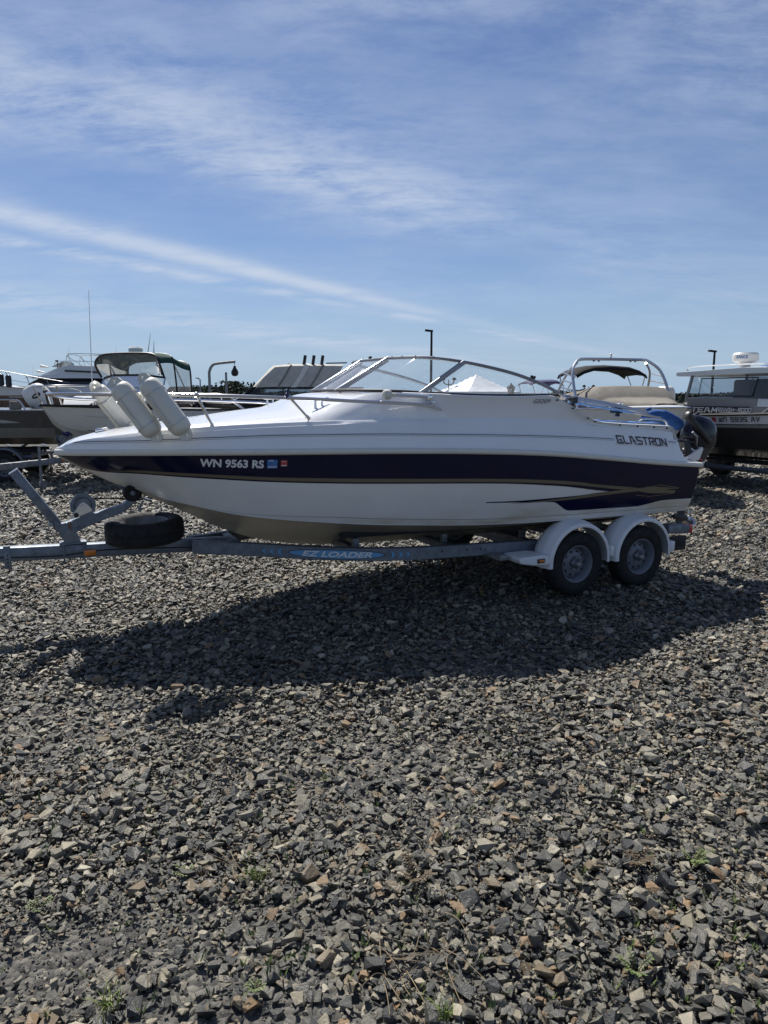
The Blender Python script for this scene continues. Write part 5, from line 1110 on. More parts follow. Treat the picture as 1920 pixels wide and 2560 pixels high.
mb = MB(); mb.tube([(3.9, -.6, 2.84), (4.5, -.6, 2.86)], .02, 6); obj('roof_bar', mb, 'black', cv)
wp = [(1.25, -.9), (1.95, -1.0), (2.75, -1.05), (3.7, -1.06), (4.6, -1.06)]
for (xa, ya_), (xb, yb_) in zip(wp, wp[1:]):
    for sg in (1, -1):
        mb = MB(); mb.grid([[Vector((xa, sg * ya_, 1.66)), Vector((xa + .5 * (xa < 1.9) + .02, sg * ya_ * .99, 2.13))], [Vector((xb, sg * yb_, 1.66)), Vector((xb + .02 if xb > 1.96 else xb, sg * yb_ * .99, 2.13))]]); obj('window_pane', mb, 'tint_glass', cv)
for x, y in wp[1:]:
    for sg in (1, -1): mb = MB(); beam(mb, (x - .03, sg * y * 1.01, 1.62), (x + .03, sg * y, 2.15), .05, .06, .006); obj('window_post', mb, 'black', cv)
for sg in (1, -1): mb = MB(); mb.tube([(1.2, sg * .9, 1.68), (1.8, sg * .99, 2.14), (4.9, sg * 1.05, 2.14)], .03, 6); obj('window_frame', mb, 'black', cv)
mb = MB(); mb.grid([[Vector((1.25, -.9, 1.68)), Vector((1.80, -.98, 2.13))], [Vector((1.15, 0, 1.70)), Vector((1.78, 0, 2.14))], [Vector((1.25, .9, 1.68)), Vector((1.80, .98, 2.13))]]); obj('windscreen_pane', mb, 'tint_glass', cv)
rail_run(cv, 'bow_rail', [(-.05, 0, 1.98), (.3, -.5, 1.98), (1.0, -.85, 1.95), (1.5, -1.0, 1.7)], .016, [((.3, -.5, 1.98), (.4, -.45, 1.72)), ((.9, -.8, 1.95), (.98, -.78, 1.7))])
bg_trailer('trailer under the beige canvas boat', (*cb, 0), CR, 5.8, .95, (4.2,), .52, 1.0)

# ---- wakeboard boat with tower
wk = (5.62, 13.3); WKR = R(105)
wt = thing('wakeboard_boat', 'white runabout with silver tow tower, black bimini and tan mooring cover', 'boat', (*wk, 0), WKR)
wsp = hull_shape(5.6, 2.35, .68, .92, 1.72, 1.62, 1.3, .42)
bg_hull(wt, wsp, 5.6, ['white_hull', 'white_hull', 'white_hull'], (.5,), rail_mat='steel', rail_r=.02, crown=.10)
mb = MB(); rows = []
for x, w, z0, z1 in ((.62, .25, 1.76, 1.79), (1.15, .70, 1.74, 1.86), (1.5, .95, 1.72, 1.89), (1.56, 1.0, 1.72, 1.92), (1.72, 1.04, 1.70, 2.12), (2.0, 1.06, 1.70, 2.14), (2.4, 1.08, 1.68, 2.10), (3.6, 1.08, 1.66, 1.92), (5.3, 1.02, 1.64, 1.80)):
    rows.append([Vector((x, w * c, z0 + (z1 - z0) * (1 - abs(c) ** 9) + .012 * mnoise.noise(Vector((x * 3, c * 3, 1))))) for c in (-1, -.96, -.88, -.7, -.35, 0, .35, .7, .88, .96, 1)])
mb.grid(rows); obj('mooring_cover', mb, 'tan_canvas', wt, smooth=50)
def leg(pts, r=.032): mb = MB(); mb.tube(spline(pts, 7), r, 10); return mb
for sg in (1, -1):
    obj('tower_leg', leg([(2.0, sg * 1.10, 1.70), (2.15, sg * 1.13, 2.1), (2.35, sg * 1.06, 2.48), (2.5, sg * .86, 2.68), (2.52, sg * .7, 2.71)]), 'alu', wt)
    obj('tower_leg', leg([(2.95, sg * 1.10, 1.68), (2.8, sg * 1.10, 2.1), (2.62, sg * 1.0, 2.45), (2.55, sg * .84, 2.64)], .025), 'alu', wt)
    for k in range(4): z = 1.9 + .15 * k; mb = MB(); mb.tube([(2.08 + .08 * k, sg * 1.115, z), (2.88 - .065 * k, sg * 1.10, z + .07)], .014, 6); obj('tower_brace', mb, 'alu', wt)
mb = MB(); mb.tube([(2.52, -.72, 2.71), (2.52, 0, 2.715), (2.52, .72, 2.71)], .032, 10); obj('tower_bar', mb, 'alu', wt)
for y in (-.55, -.43, .35, .47): mb = MB(); mb.box((2.52, y, 2.67), (.03, .04, .03), bev=.006); obj('speaker_mount', mb, 'alu_dull', wt)
mb = MB(); mb.lathe([(.03, 0), (.03, .03), (.015, .05), (.03, .08), (.0001, .1)], Matrix.Translation((2.52, .06, 2.74)), 10); obj('tow_hook', mb, 'alu', wt)
mb = MB(); mb.grid([[Vector((x, .86 * c, 2.38 + zz + .19 * (1 - abs(c) ** 3.2))) for c in (-1, -.95, -.8, -.5, 0, .5, .8, .95, 1)] for x, zz in ((2.5, -.07), (2.56, -.01), (2.9, .02), (3.3, .0), (3.36, -.07))]); obj('bimini_top', mb, 'black_canvas', wt, smooth=60, solid=.03)
for sg in (1, -1):
    for x in (2.55, 3.25): mb = MB(); mb.tube([(x, sg * .85, 2.40), (3.0, sg * 1.0, 1.75)], .013, 6); obj('bimini_strut', mb, 'alu', wt)
for sg in (1, -1): mb = MB(); mb.tube([(.95, sg * .72, 1.79), (1.1, sg * .76, 1.79)], .014, 6); mb.box((1.02, sg * .74, 1.77), (.06, .02, .03)); obj('deck_cleat', mb, 'steel', wt)
bg_trailer('trailer carrying the white boat with the tow tower', (*wk, 0), WKR, 5.4, .95, (3.6, 4.4), .5, .2, jack=False)

# ---- aluminium cabin boat at the right
ab = (10.3, 11.5); AR = R(119)
al = thing('cabin_boat', 'grey and white aluminium pilothouse boat with dark lower hull and roof radar', 'boat', (*ab, 0), AR)
as_ = hull_shape(6.6, 2.45, .62, .85, 1.80, 1.50, 1.7, .40, .86)
bg_hull(al, as_, 6.6, ['dark_hull', 'dark_hull', 'warm_grey', 'white_hull'], (.62, .72), 'warm_grey', rail_mat='black', rail_r=.032)
for sd in (1, -1):
    bg_band('knuckle_line', as_, 6.6, .6, 6.5, .70, .722, sd, 'black', al)
loft_sections('cabin_side', [(2.0, .80, .78, 1.6, 1.86), (2.7, 1.0, .98, 1.55, 1.86), (4.0, 1.06, 1.02, 1.52, 1.88), (5.65, 1.06, 1.02, 1.5, 1.88)], 'warm_grey', al)
mb = MB()
for sd in (1, -1): mb.grid([[Vector((x, sd * (w + .012), z0)), Vector((x, sd * (w - .01), z1))] for x, w, z0, z1 in ((2.1, .83, 1.72, 1.85), (2.7, 1.01, 1.70, 1.86), (3.9, 1.055, 1.72, 1.875))])
o_ = obj('white_panel', mb, 'white_hull', al); o_['kind'] = 'stuff'
bot = [(1.95, 0), (2.1, .72), (2.75, .98), (3.55, 1.02), (5.6, 1.02)]; topw = [(2.75, 0), (2.85, .66), (3.15, .86), (3.62, .92), (5.55, .94)]
for i in range(4):
    for sd in (1, -1):
        a, b = bot[i], bot[i + 1]; c, d = topw[i], topw[i + 1]; mb = MB()
        mb.grid([[Vector((a[0], sd * a[1], 1.885)), Vector((c[0], sd * c[1], 2.36))], [Vector((b[0], sd * b[1], 1.885)), Vector((d[0], sd * d[1], 2.36))]]); obj('window_pane', mb, 'tint_glass', al)
        mb = MB(); beam(mb, (b[0], sd * b[1] * 1.005, 1.88), (d[0], sd * d[1] * 1.005, 2.37), .05, .05, .006); obj('window_post', mb, 'warm_grey' if i else 'black', al)
for sd in (1, -1):
    mb = MB(); mb.tube([(4.05, sd * 1.03, 1.93), (5.3, sd * 1.03, 1.93), (5.3, sd * .955, 2.30), (4.0, sd * .95, 2.30), (4.05, sd * 1.03, 1.93)], .012, 6); obj('slider_frame', mb, 'black', al)
mb = MB(); mb.box((4.6, 0, 2.02), (.4, 1.2, .5), bev=.05); obj('seat_back', mb, 'warm_grey', al)
mb = MB(); mb.grid([[Vector((x, w * c, z + .05 * (1 - c * c))) for c in (-1, -.6, 0, .6, 1)] for x, w, z in ((2.45, .62, 2.36), (2.5, .68, 2.42), (3.2, .98, 2.48), (4.3, 1.04, 2.50), (5.9, 1.02, 2.44), (5.95, 1.0, 2.38))]); mb.grid([[Vector((x, w * c, z)) for c in (-1, 0, 1)] for x, w, z in ((2.45, .62, 2.36), (3.2, .98, 2.385), (4.3, 1.04, 2.38), (5.95, 1.0, 2.36))])
for sd in (1, -1): mb.grid([[Vector((x, sd * w, z)), Vector((x, sd * w, z2))] for x, w, z, z2 in ((2.45, .62, 2.36, 2.36), (3.2, .98, 2.385, 2.48), (4.3, 1.04, 2.38, 2.50), (5.9, 1.02, 2.36, 2.44))])
obj('roof', mb, 'white_hull', al)
for sd in (1, -1):
    mb = MB(); mb.tube(spline([(3.9, sd * .85, 2.50), (4.0, sd * .85, 2.57), (5.6, sd * .85, 2.56), (5.75, sd * .85, 2.47)], 4), .014, 6); obj('roof_rail', mb, 'alu', al)
mb = MB(); mb.lathe([(.10, 0), (.12, .10), (.24, .14), (.26, .18), (.26, .29), (.23, .33), (.0001, .34)], Matrix.Translation((4.9, .1, 2.52)), 24); radar = obj('radar_dome', mb, 'white_plastic', al)
lettering('radar_lettering', 'RANCE', lambda u, v, k=0: Vector((4.9 + .264 * math.cos(R(84 + 50 * u)), .1 + .264 * math.sin(R(84 + 50 * u)), 2.72 + .065 * v)), 'decal_blue', radar, thick=.02)
stroke_text('registration_number', 'Wn 5935 AV', on_side(as_, 4.62, 3.72, .80, .91, 1), 'black', al, sw=.2, gap=.4, lw=.8)
mb = MB(); f_ = on_side(as_, 4.80, 4.70, .79, .92, 1); mb.add([f_(0, 0), f_(1, 0), f_(1, 1), f_(0, 1)], [(0, 1, 2, 3)]); obj('registration_sticker', mb, 'decal_red', al, smooth=0)
fcab = lambda x0, x1, z0, z1: (lambda u, v, k=0.0: Vector((x0 + (x1 - x0) * u, 1.075 + k, z0 + (z1 - z0) * v)))
mb = MB(); mb.add([fcab(5.66, 3.95, 1.55, 1.715)(u, v) - Vector((0, .006, 0)) for u, v in ((0, 0), (1, 0), (.93, 1), (0, 1))], [(0, 1, 2, 3)]); obj('name_panel', mb, 'dark_hull', al, smooth=0)
stroke_text('side_lettering', 'TEAM', fcab(5.42, 4.80, 1.59, 1.68), 'sticker_white', al, sw=.22, gap=.35, lw=.9, shear=.15)
stroke_text('side_lettering', 'RANSH-ROOD', fcab(4.76, 4.02, 1.61, 1.68), 'sticker_white', al, sw=.2, gap=.4, lw=.8, shear=.15)
mb = MB(); q = fcab(4.74, 4.1, 1.585, 1.597); mb.add([q(0, 0), q(1, 0), q(1, 1), q(0, 1)], [(0, 1, 2, 3)]); obj('lettering_rule', mb, 'sticker_white', al, smooth=0)
mb = MB(); q = fcab(5.56, 5.45, 1.58, 1.70); mb.add([q(0, 0), q(1, 0), q(1, 1), q(0, 1)], [(0, 1, 2, 3)]); obj('lettering_flash', mb, 'decal_red', al, smooth=0)
for sd in (1, -1):
    rail_run(al, 'bow_rail', [(3.75, sd * 1.1, 1.60), (3.5, sd * 1.12, 1.74), (2.9, sd * 1.1, 1.98), (2.3, sd * 1.02, 2.12), (1.3, sd * .78, 2.18), (.4, sd * .35, 2.2), (.1, 0, 2.2)], .022, [((2.5, sd * 1.05, 2.08), (2.75, sd * 1.08, 1.62)), ((1.2, sd * .75, 2.18), (1.35, sd * .8, 1.68))], 'alu_dull')
mb = MB(); mb.tube([(2.1, 1.0, 1.70), (2.28, 1.02, 1.70)], .014, 6); obj('deck_cleat', mb, 'steel', al)
aw = thing('outboard_motor', 'white outboard on the stern of the pilothouse boat', 'outboard', (*ab, 0), AR)
outboard(aw, Matrix.Translation((6.8, .2, 1.58)), 'white_plastic', 'white_plastic', 1.2)
bg_trailer('long galvanised trailer under the pilothouse boat', (*ab, 0), AR, 6.5, 1.0, (6.1,), .42, .8)

# ---- runabout with dark bimini beyond the windshield, and a boat with blue canvas at the far right
rb_ = at(1290, 1000, 24); rn = thing('runabout', 'small runabout with dark blue bimini seen past the windshield frame', 'boat', (rb_.x, rb_.y, 0), R(5))
rsp = hull_shape(4.6, 1.9, .6, .85, 1.6, 1.5, 1.1, .5); bg_hull(rn, rsp, 4.6, ['white_hull'] * 3, (.5,), rail_mat='black')
mb = MB(); mb.grid([[Vector((x, .8 * c, 2.42 + z - .10 * c * c)) for c in (-1, -.6, 0, .6, 1)] for x, z in ((.25, -.07), (.4, .0), (1.2, .02), (1.35, -.10))]); obj('bimini_top', mb, 'purple_canvas', rn, smooth=60, solid=.02)
for sg in (1, -1):
    for a, b in (((.3, .78, 2.33), (.5, .85, 1.55)), ((1.3, .78, 2.33), (1.45, .85, 1.55)), ((1.25, .78, 2.3), (.9, .85, 1.55))): mb = MB(); mb.tube([(a[0], sg * a[1], a[2]), (b[0], sg * b[1], b[2])], .014, 6); obj('bimini_strut', mb, 'alu', rn)
    mb = MB(); mb.tube(spline([(.2, sg * .8, 1.55), (.35, sg * .8, 1.92), (1.0, sg * .8, 1.95), (1.4, sg * .8, 1.6)], 4), .016, 6); obj('grab_rail', mb, 'alu', rn)
for s_ in (1.3, 3.4):
    mb = MB(); mb.box((s_, 0, .34), (.25, 1.2, .68), bev=.02); obj('support_block', mb, 'timber', rn)
bb_ = at(1905, 1000, 21); bl = thing('canvas_boat', 'boat with a sloping bright blue canvas top beyond the pilothouse roof', 'boat', (bb_.x, bb_.y, 0), R(20))
bsp = hull_shape(6, 2.3, .6, .9, 1.8, 1.6, 1.4, .5); bg_hull(bl, bsp, 6, ['white_hull'] * 3, (.5,), rail_mat='black')
mb = MB(); mb.grid([[Vector((x, 1.0 * c, z - .12 * c * c)) for c in (-1, -.6, 0, .6, 1)] for x, z in ((-.25, 2.58), (.3, 2.80), (1.5, 3.02), (3.4, 3.02))]); obj('canvas_top', mb, 'blue_canvas', bl, smooth=60, solid=.02)
for sg in (1, -1):
    for x, z in ((.6, 2.8), (2, 2.95), (3.3, 2.95)): mb = MB(); mb.tube([(x, sg * .98, z), (x + .1, sg * 1.0, 1.6)], .018, 6); obj('canvas_hoop', mb, 'alu', bl)
    mb = MB(); mb.grid([[Vector((.6, sg * .99, 1.7)), Vector((.6, sg * .98, 2.75))], [Vector((3.3, sg * .99, 1.7)), Vector((3.3, sg * .98, 2.9))]]); obj('side_curtain', mb, 'clear_vinyl', bl)
for s_ in (1.6, 4.6):
    mb = MB(); mb.box((s_, 0, .34), (.25, 1.4, .68), bev=.02); obj('support_block', mb, 'timber', bl)

# ---- tent, lamps, posts
tp_ = at(1190, 985, 60); tn = thing('peaked_tent', 'white peaked event tent beyond the windshield', 'tent', (tp_.x, tp_.y, 0), R(28))
mb = MB(); n = 17; rows = []
for i in range(n):
    row = []
    for j in range(n):
        x, y = -1 + 2 * i / (n - 1), -1 + 2 * j / (n - 1); d = max(abs(x), abs(y)); z = 2.15 + 1.45 * (1 - d) ** 1.25 + .07 * mnoise.noise(Vector((x * 3, y * 3, 0))) * (d < .99)
        row.append(Vector((x * 2.6, y * 2.6, z)))
    rows.append(row)
mb.grid(rows); obj('roof', mb, 'tent_fabric', tn, smooth=0, solid=.01)
for a, b in (((-2.6, -2.6), (2.6, -2.6)), ((2.6, -2.6), (2.6, 2.6)), ((2.6, 2.6), (-2.6, 2.6)), ((-2.6, 2.6), (-2.6, -2.6))):
    mb = MB(); mb.grid([[Vector((a[0] + (b[0] - a[0]) * t / 12, a[1] + (b[1] - a[1]) * t / 12, z - .03 * (t % 2) * (z < 2))) for z in (2.14, 1.85)] for t in range(13)]); obj('valance', mb, 'tent_fabric', tn, smooth=0)
for x in (-2.55, 2.55):
    for y in (-2.55, 2.55): mb = MB(); mb.tube([(x, y, 0), (x, y, 2.15)], .03, 8); obj('leg', mb, 'alu', tn)
def lamp(label, px, ytop, Y, kind, group=None, m_='pole_dark', r=.07):
    p = at(px, ytop, Y); t = thing('lamp_post', label, 'lamp post', (p.x, p.y, 0), 0, group); h = p.z
    mb = MB(); mb.tube([(0, 0, 0), (0, 0, h - .1)], [r * 1.1, r * .8], 10); mb.tube([(0, 0, 0), (0, 0, .3)], r * 1.6, 10); obj('pole', mb, m_, t)
    if kind == 'shoebox': mb = MB(); mb.box((-.16, 0, h - .02), (.5, .28, .12), beam_m((0, 0, 0), (1, 0, -.12)), .02); obj('lamp_head', mb, m_, t)
    if kind == 'twin':
        mb = MB(); mb.tube(spline([(-.45, 0, h - .1), (-.35, 0, h - .42), (0, 0, h - .5), (.35, 0, h - .42), (.45, 0, h - .1)], 4), .05, 6); obj('arm', mb, m_, t)
        for sx_ in (-.45, .45): mb = MB(); mb.lathe([(.0001, .16), (.10, .14), (.18, .0), (.18, -.05), (.0001, -.05)], Matrix.Translation((sx_, 0, h - .08)), 10); obj('lamp_head', mb, m_, t)
    if kind == 'small': mb = MB(); mb.tube([(0, 0, h - .1), (-.22, 0, h)], .04, 6); mb.box((-.22, 0, h), (.25, .12, .08), bev=.02); obj('lamp_head', mb, m_, t)
    return t
lamp('tall dark lamp post with square head seen rising behind the windshield', 1079, 826, 45, 'shoebox', r=.085)
lamp('tall dark lamp post with square head standing beyond the pilothouse boat', 1787, 877, 48, 'shoebox', r=.085)
lamp('two-headed lamp post seen through the tow tower', 1472, 964, 70, 'twin', r=.06)
lamp('two-headed lamp post between the windshield strut and the white tent', 1122, 946, 60, 'twin', r=.05)
lamp('slim grey lamp post with small head left of the hoist arm', 500, 945, 55, 'small', m_='pole_grey', r=.06)
p = at(565, 934, 40); lp = thing('dock_piling', 'bare dark pole standing right of the hoist arm', 'pole', (p.x, p.y, 0)); mb = MB(); mb.tube([(0, 0, 0), (0, 0, p.z)], [.08, .06], 10); obj('shaft', mb, 'pole_grey', lp); mb = MB(); mb.lathe([(.065, 0), (.05, .06), (.0001, .09)], Matrix.Translation((0, 0, p.z)), 10); obj('cap', mb, 'pole_dark', lp)
# lantern
p = at(1278, 958, 25); ln = thing('lantern_post', 'black coach lantern on a post beside the white tent', 'lantern', (p.x, p.y, 0)); h = p.z
mb = MB(); mb.tube([(0, 0, 0), (0, 0, h - .42)], .04, 10); obj('pole', mb, 'pole_dark', ln)
mb = MB(); mb.lathe([(.03, h - .44), (.09, h - .40), (.085, h - .39), (.0001, h - .39)], Matrix.Identity(4), 6); obj('lantern_base', mb, 'pole_dark', ln)
mb = MB(); mb.lathe([(.08, h - .39), (.13, h - .15)], Matrix.Identity(4), 6); obj('lantern_glass', mb, 'tint_glass', ln, smooth=0)
for k in range(6): a = math.pi * k / 3; mb = MB(); mb.tube([(.08 * math.cos(a), .08 * math.sin(a), h - .39), (.13 * math.cos(a), .13 * math.sin(a), h - .15)], .010, 4); obj('lantern_bar', mb, 'pole_dark', ln)
mb = MB(); mb.lathe([(.15, h - .16), (.15, h - .14), (.07, h - .06), (.03, h - .04), (.02, h), (.0001, h + .02)], Matrix.Identity(4), 6); obj('lantern_roof', mb, 'pole_dark', ln, smooth=0)
# hoist davit with hanging ball
p0, p1, p2 = at(525, 985, 29), at(530, 915, 29), at(588, 904, 29)
dv = thing('hoist_davit', 'bent grey hoist arm with a black weight hanging from its tip', 'hoist', (p0.x, 29, 0))
mb = MB(); mb.tube(spline([(0, 0, 0), (0, 0, p1.z - .55), (.02, 0, p1.z - .2), (.14, 0, p1.z + .02), (.35, 0, p1.z + .10), (p2.x - p0.x, 0, p2.z)], 6), .055, 10); obj('arm', mb, 'pole_grey', dv)
mb = MB(); mb.tube([(p2.x - p0.x - .03, 0, p2.z), (p2.x - p0.x - .03, 0, p2.z - .2)], .012, 6); obj('cable', mb, 'black', dv)
mb = MB(); mb.lathe([(.0001, .02), (.04, 0), (.06, -.08), (.14, -.22), (.15, -.30), (.10, -.40), (.0001, -.42)], Matrix.Translation((p2.x - p0.x - .03, 0, p2.z - .16)), 14); obj('weight', mb, 'black', dv)

# ---- far shore: houses, trees, wooded mass
shore = MB(); shore.grid([[Vector((x, y, z)) for x in range(-260, 261, 20)] for y, z in ((150, -.015), (165, 1.2), (200, 2.2), (260, 2.0))])
so = obj('far_shore', shore, 'leaf_far', smooth=60); so['kind'] = 'structure'; so['label'] = 'low far shore'
def leaf_crown(n, size, fn, rs):
    mb = MB()
    for _ in range(n):
        c = Vector(fn(rs)); d = Vector((rs.gauss(0, 1), rs.gauss(0, 1), rs.gauss(0, 1))).normalized(); e = d.orthogonal().normalized(); f = d.cross(e); k = size * rs.uniform(.5, 1.3)
        mb.add([c - e * k - f * k * .6, c + e * k - f * k * .5, c + e * k * .8 + f * k, c - e * k * .9 + f * k * .7], [(0, 1, 2, 3)])
    return mb
def tree(label, px, ytop, Y, w, kind, seed, m_, group=None):
    p = at(px, ytop, Y); rs = random.Random(seed); t = thing('conifer_tree' if kind == 'c' else 'broadleaf_tree', label, 'tree', (p.x, p.y, 0), 0, group); H_ = p.z
    mb = MB(); mb.tube([(0, 0, 0), (.1, 0, H_ * .5), (0, 0, H_ * .92)], [.25, .16, .04], 7)
    for k in range(5):
        a = rs.uniform(0, 6.28); z = H_ * rs.uniform(.45, .8); mb.tube([(0, 0, z), (w * .35 * math.cos(a), w * .35 * math.sin(a), z + H_ * .08)], [.07, .03], 5)
    obj('trunk', mb, 'bark', t)
    if kind == 'c':
        def fn(r): z = r.uniform(.12, 1); a = r.uniform(0, 6.28); q = (1 - z) * w * .5 * math.sqrt(r.random()) * (1 + .25 * math.sin(z * 40)) + .05; return (q * math.cos(a), q * math.sin(a), H_ * z)
    else:
        blobs = [(rs.gauss(0, w * .24), rs.gauss(0, w * .24), H_ * rs.uniform(.5, .84), w * rs.uniform(.14, .26)) for _ in range(11)] + [(0, 0, H_ * .82, w * .18)]
        def fn(r): b = r.choice(blobs); v = Vector((r.gauss(0, 1), r.gauss(0, 1), r.gauss(0, .8))); v = v.normalized() * r.random() ** .4; return (b[0] + v.x * b[3], b[1] + v.y * b[3], min(H_, b[2] + v.z * b[3]))
    obj('crown', leaf_crown(900 if kind != 'c' else 700, w * .03, fn, rs), m_, t, smooth=0)
tree('rounded leafy tree behind the bare dark pole on the far shore', 580, 954, 130, 7, 'b', 1, 'leaf_a')
tree('small slender tree between the leafy trees on the far shore', 599, 961, 135, 3, 'b', 2, 'leaf_b')
tree('low rounded tree next to the far conifers', 613, 968, 130, 6, 'b', 3, 'leaf_a')
for i, (px, yt) in enumerate(((628, 958), (635, 955), (642, 960), (650, 955), (655, 957))): tree('dark pointed conifer in the clump left of the beige canvas boat', px, yt, 132, 3.2, 'c', 10 + i, 'leaf_b', 'far conifers')
tree('rounded tree behind the hoist post on the far shore', 522, 965, 130, 6, 'b', 5, 'leaf_a')
tree('small tree between the slim lamp post and the far houses', 478, 969, 140, 3.5, 'b', 6, 'leaf_b')
tree('small leafy tree left of the slim lamp post on the far shore', 455, 975, 140, 4, 'b', 7, 'leaf_b')
for i, px in enumerate((1390, 1428)): tree('small far tree beside the tow tower leg', px, 976, 120, 4, 'b', 20 + i, 'leaf_b', 'far trees by the tower')
rs = random.Random(9)
def mass(r): x = r.uniform(-90, 90); return (x, 150 + r.uniform(0, 12), max(.2, (2.0 + 1.2 * mnoise.noise(Vector((x * .08, 2, 0)))) * math.sqrt(r.random())))
wd = obj('woodland', leaf_crown(9000, .45, mass, rs), 'leaf_far', smooth=0); wd['kind'] = 'stuff'; wd['label'] = 'low band of woodland along the far shore'
for i, (px, w_) in enumerate(((490, 9), (512, 8), (545, 10), (470, 7))):
    p = at(px, 985, 145); hs = thing('house', 'low brown house among the trees of the far shore', 'house', (p.x, p.y, 0), R(rs.uniform(-15, 15)), 'houses on the far shore')
    mb = MB(); mb.box((0, 0, 1.2), (w_ * .8, 6, 2.4)); obj('wall', mb, 'house_wall', hs); mb = MB(); mb.prism([(-w_ * .45, 2.38), (w_ * .45, 2.38), (w_ * .28, 3.4), (-w_ * .28, 3.4)], 7, XZ); obj('roof', mb, 'house_roof', hs, smooth=0)
    for x in (-w_ * .22, w_ * .2): mb = MB(); mb.box((x, -3.01, 1.4), (1.2, .06, 1.0)); obj('window', mb, 'dark_glass', hs)

# ------------------------------------------------------------------ weeds in the gravel
def ground_pt(px, py):
    x = (px - 960) / F_PX; y = -(py - 1280) / F_PX; d = Vector((x, _c + y * _s, -_s + y * _c)); return Vector((0, 0, CAM_H)) + d * (-CAM_H / d.z)
def weed(kind, label, px, py, size, seed, group=None):
    p = ground_pt(px, py); r = random.Random(seed); t = thing({'g': 'grass_tuft', 'w': 'leafy_weed', 'd': 'dry_stalks'}[kind], label, {'g': 'grass', 'w': 'weed', 'd': 'dry grass'}[kind], (p.x, p.y, .0), r.uniform(0, 6), group)
    mb = MB(); mb2 = MB()
    if kind == 'g':
        for k in range(34):
            a = r.uniform(0, 6.28); L_ = size * r.uniform(.6, 1.2); o = Vector((r.gauss(0, size * .18), r.gauss(0, size * .18), .012)); d = Vector((math.cos(a), math.sin(a), 0)); s_ = d.cross(Vector((0, 0, 1))) * .0022; lean = r.uniform(.25, 1.0)
            P = [o + d * L_ * lean * q * q * .9 + Vector((0, 0, L_ * q * (1 - .35 * q * lean))) for q in (0, .4, .75, 1)]; mb.grid([[P[j] - s_ * (1 - j * .3), P[j] + s_ * (1 - j * .3)] for j in range(4)])
        ob = obj('blades', mb, 'grass_bright', t, smooth=0); ob['kind'] = 'stuff'
    elif kind == 'w':
        for k in range(9):
            a = r.uniform(0, 6.28); L_ = size * r.uniform(.5, 1.1); d = Vector((math.cos(a), math.sin(a), 0)); P = spline([(0, 0, 0), d * L_ * .3 + Vector((0, 0, L_ * .5)), d * L_ * .7 + Vector((0, 0, L_ * .75))], 4); mb.tube(P, .0016, 4)
            for j in range(2, len(P)):
                for sg in (1, -1):
                    l_ = size * .22 * r.uniform(.6, 1.2); e = (d.cross(Vector((0, 0, 1))) * sg + d * .5 + Vector((0, 0, r.uniform(-.2, .4)))).normalized(); w_ = e.cross(Vector((0, 0, 1))).normalized() * l_ * .2
                    mb2.add([P[j], P[j] + e * l_ * .5 + w_, P[j] + e * l_, P[j] + e * l_ * .5 - w_], [(0, 1, 2, 3)])
        ob = obj('stems', mb, 'weed_red', t); ob['kind'] = 'stuff'; ob = obj('leaves', mb2, 'weed_green' if seed % 2 else 'weed_red', t, smooth=0); ob['kind'] = 'stuff'
    else:
        for k in range(11):
            a = r.uniform(0, 6.28); L_ = size * r.uniform(.5, 1.3); d = Vector((math.cos(a), math.sin(a), 0)); o = Vector((r.gauss(0, size * .3), r.gauss(0, size * .3), .012)); mb.tube(spline([o, o + d * L_ * .5 + Vector((0, 0, r.uniform(.0, .05))), o + d * L_ + Vector((r.gauss(0, .03), r.gauss(0, .03), r.uniform(-.005, .03)))], 4), .0014, 4)
        ob = obj('stalks', mb, 'straw', t); ob['kind'] = 'stuff'
    return t
weed('g', 'bright green grass tuft amid dry stalks in the foreground gravel', 640, 2205, .085, 1)
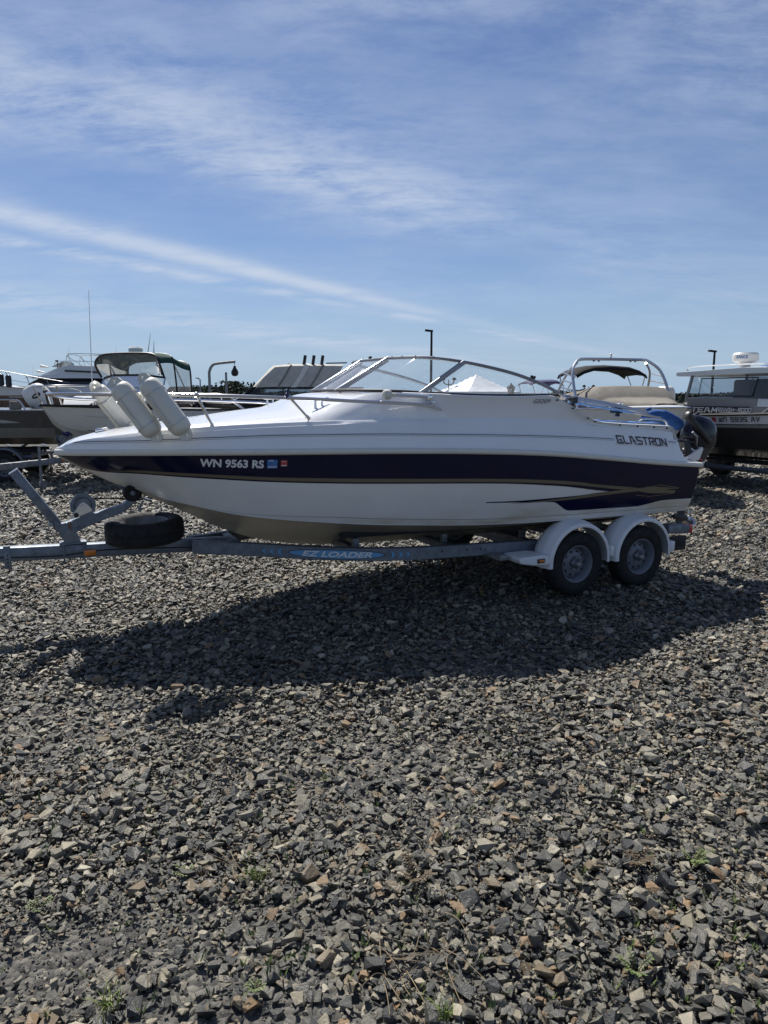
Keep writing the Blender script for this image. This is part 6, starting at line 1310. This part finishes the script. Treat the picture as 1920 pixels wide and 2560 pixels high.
weed('d', 'tangle of dry brown stalks behind the bright grass tuft', 600, 2170, .16, 2)
weed('w', 'yellow-green leafy weed left of the dry stalk tangle', 465, 2195, 0.065, 3)
weed('w', 'sprawling reddish weed in the middle foreground gravel', 1040, 2210, 0.115, 4)
weed('d', 'dry runners trailing below the sprawling reddish weed', 1110, 2390, .20, 6)
weed('w', 'upright dark green weed with reddish stems, right foreground gravel', 1580, 2170, 0.108, 8)
weed('w', 'low bright green seedling below the upright dark weed', 1605, 2255, 0.043, 9)
weed('w', 'mixed green and brown weed right of the upright dark weed', 1735, 2165, 0.094, 11)
weed('g', 'green grass tuft at the bottom of the gravel below the dry runners', 1110, 2550, .07, 12)
weed('d', 'curled dry stalks by the bottom edge grass tuft', 990, 2440, .16, 14)
weed('g', 'yellowing grass tuft in the left foreground gravel', 270, 2530, .08, 15)
weed('d', 'few pale straws poking up in the left gravel', 45, 1975, .13, 17)
weed('w', 'small weed growing from gravel left of the worn patch', 100, 2280, 0.058, 19)
weed('w', 'pair of small leafy seedlings in front of the boat shadow', 810, 1955, 0.036, 21)
weed('w', 'thin weed beside a tan stone below the grass tuft', 640, 2480, 0.058, 23)
weed('w', 'pale flowering weed low in the right foreground gravel', 1590, 2440, 0.079, 25)
rs = random.Random(31); mb = MB()
for k in range(150):
    p = ground_pt(rs.uniform(0, 1920), rs.choice((rs.uniform(1800, 2560), rs.uniform(1950, 2560))))
    for j in range(rs.randint(3, 6)):
        a = rs.uniform(0, 6.28); l_ = rs.uniform(.02, .05); d = Vector((math.cos(a) * .6, math.sin(a) * .6, 1)).normalized(); w_ = Vector((-math.sin(a), math.cos(a), 0)) * .004; b = p + Vector((rs.gauss(0, .006), rs.gauss(0, .006), .012))
        mb.add([b, b + d * l_ * .5 + w_, b + d * l_, b + d * l_ * .5 - w_], [(0, 1, 2, 3)])
sd_ = obj('seedlings', mb, 'weed_green', smooth=0); sd_['kind'] = 'stuff'; sd_['label'] = 'tiny green seedlings scattered through the gravel'
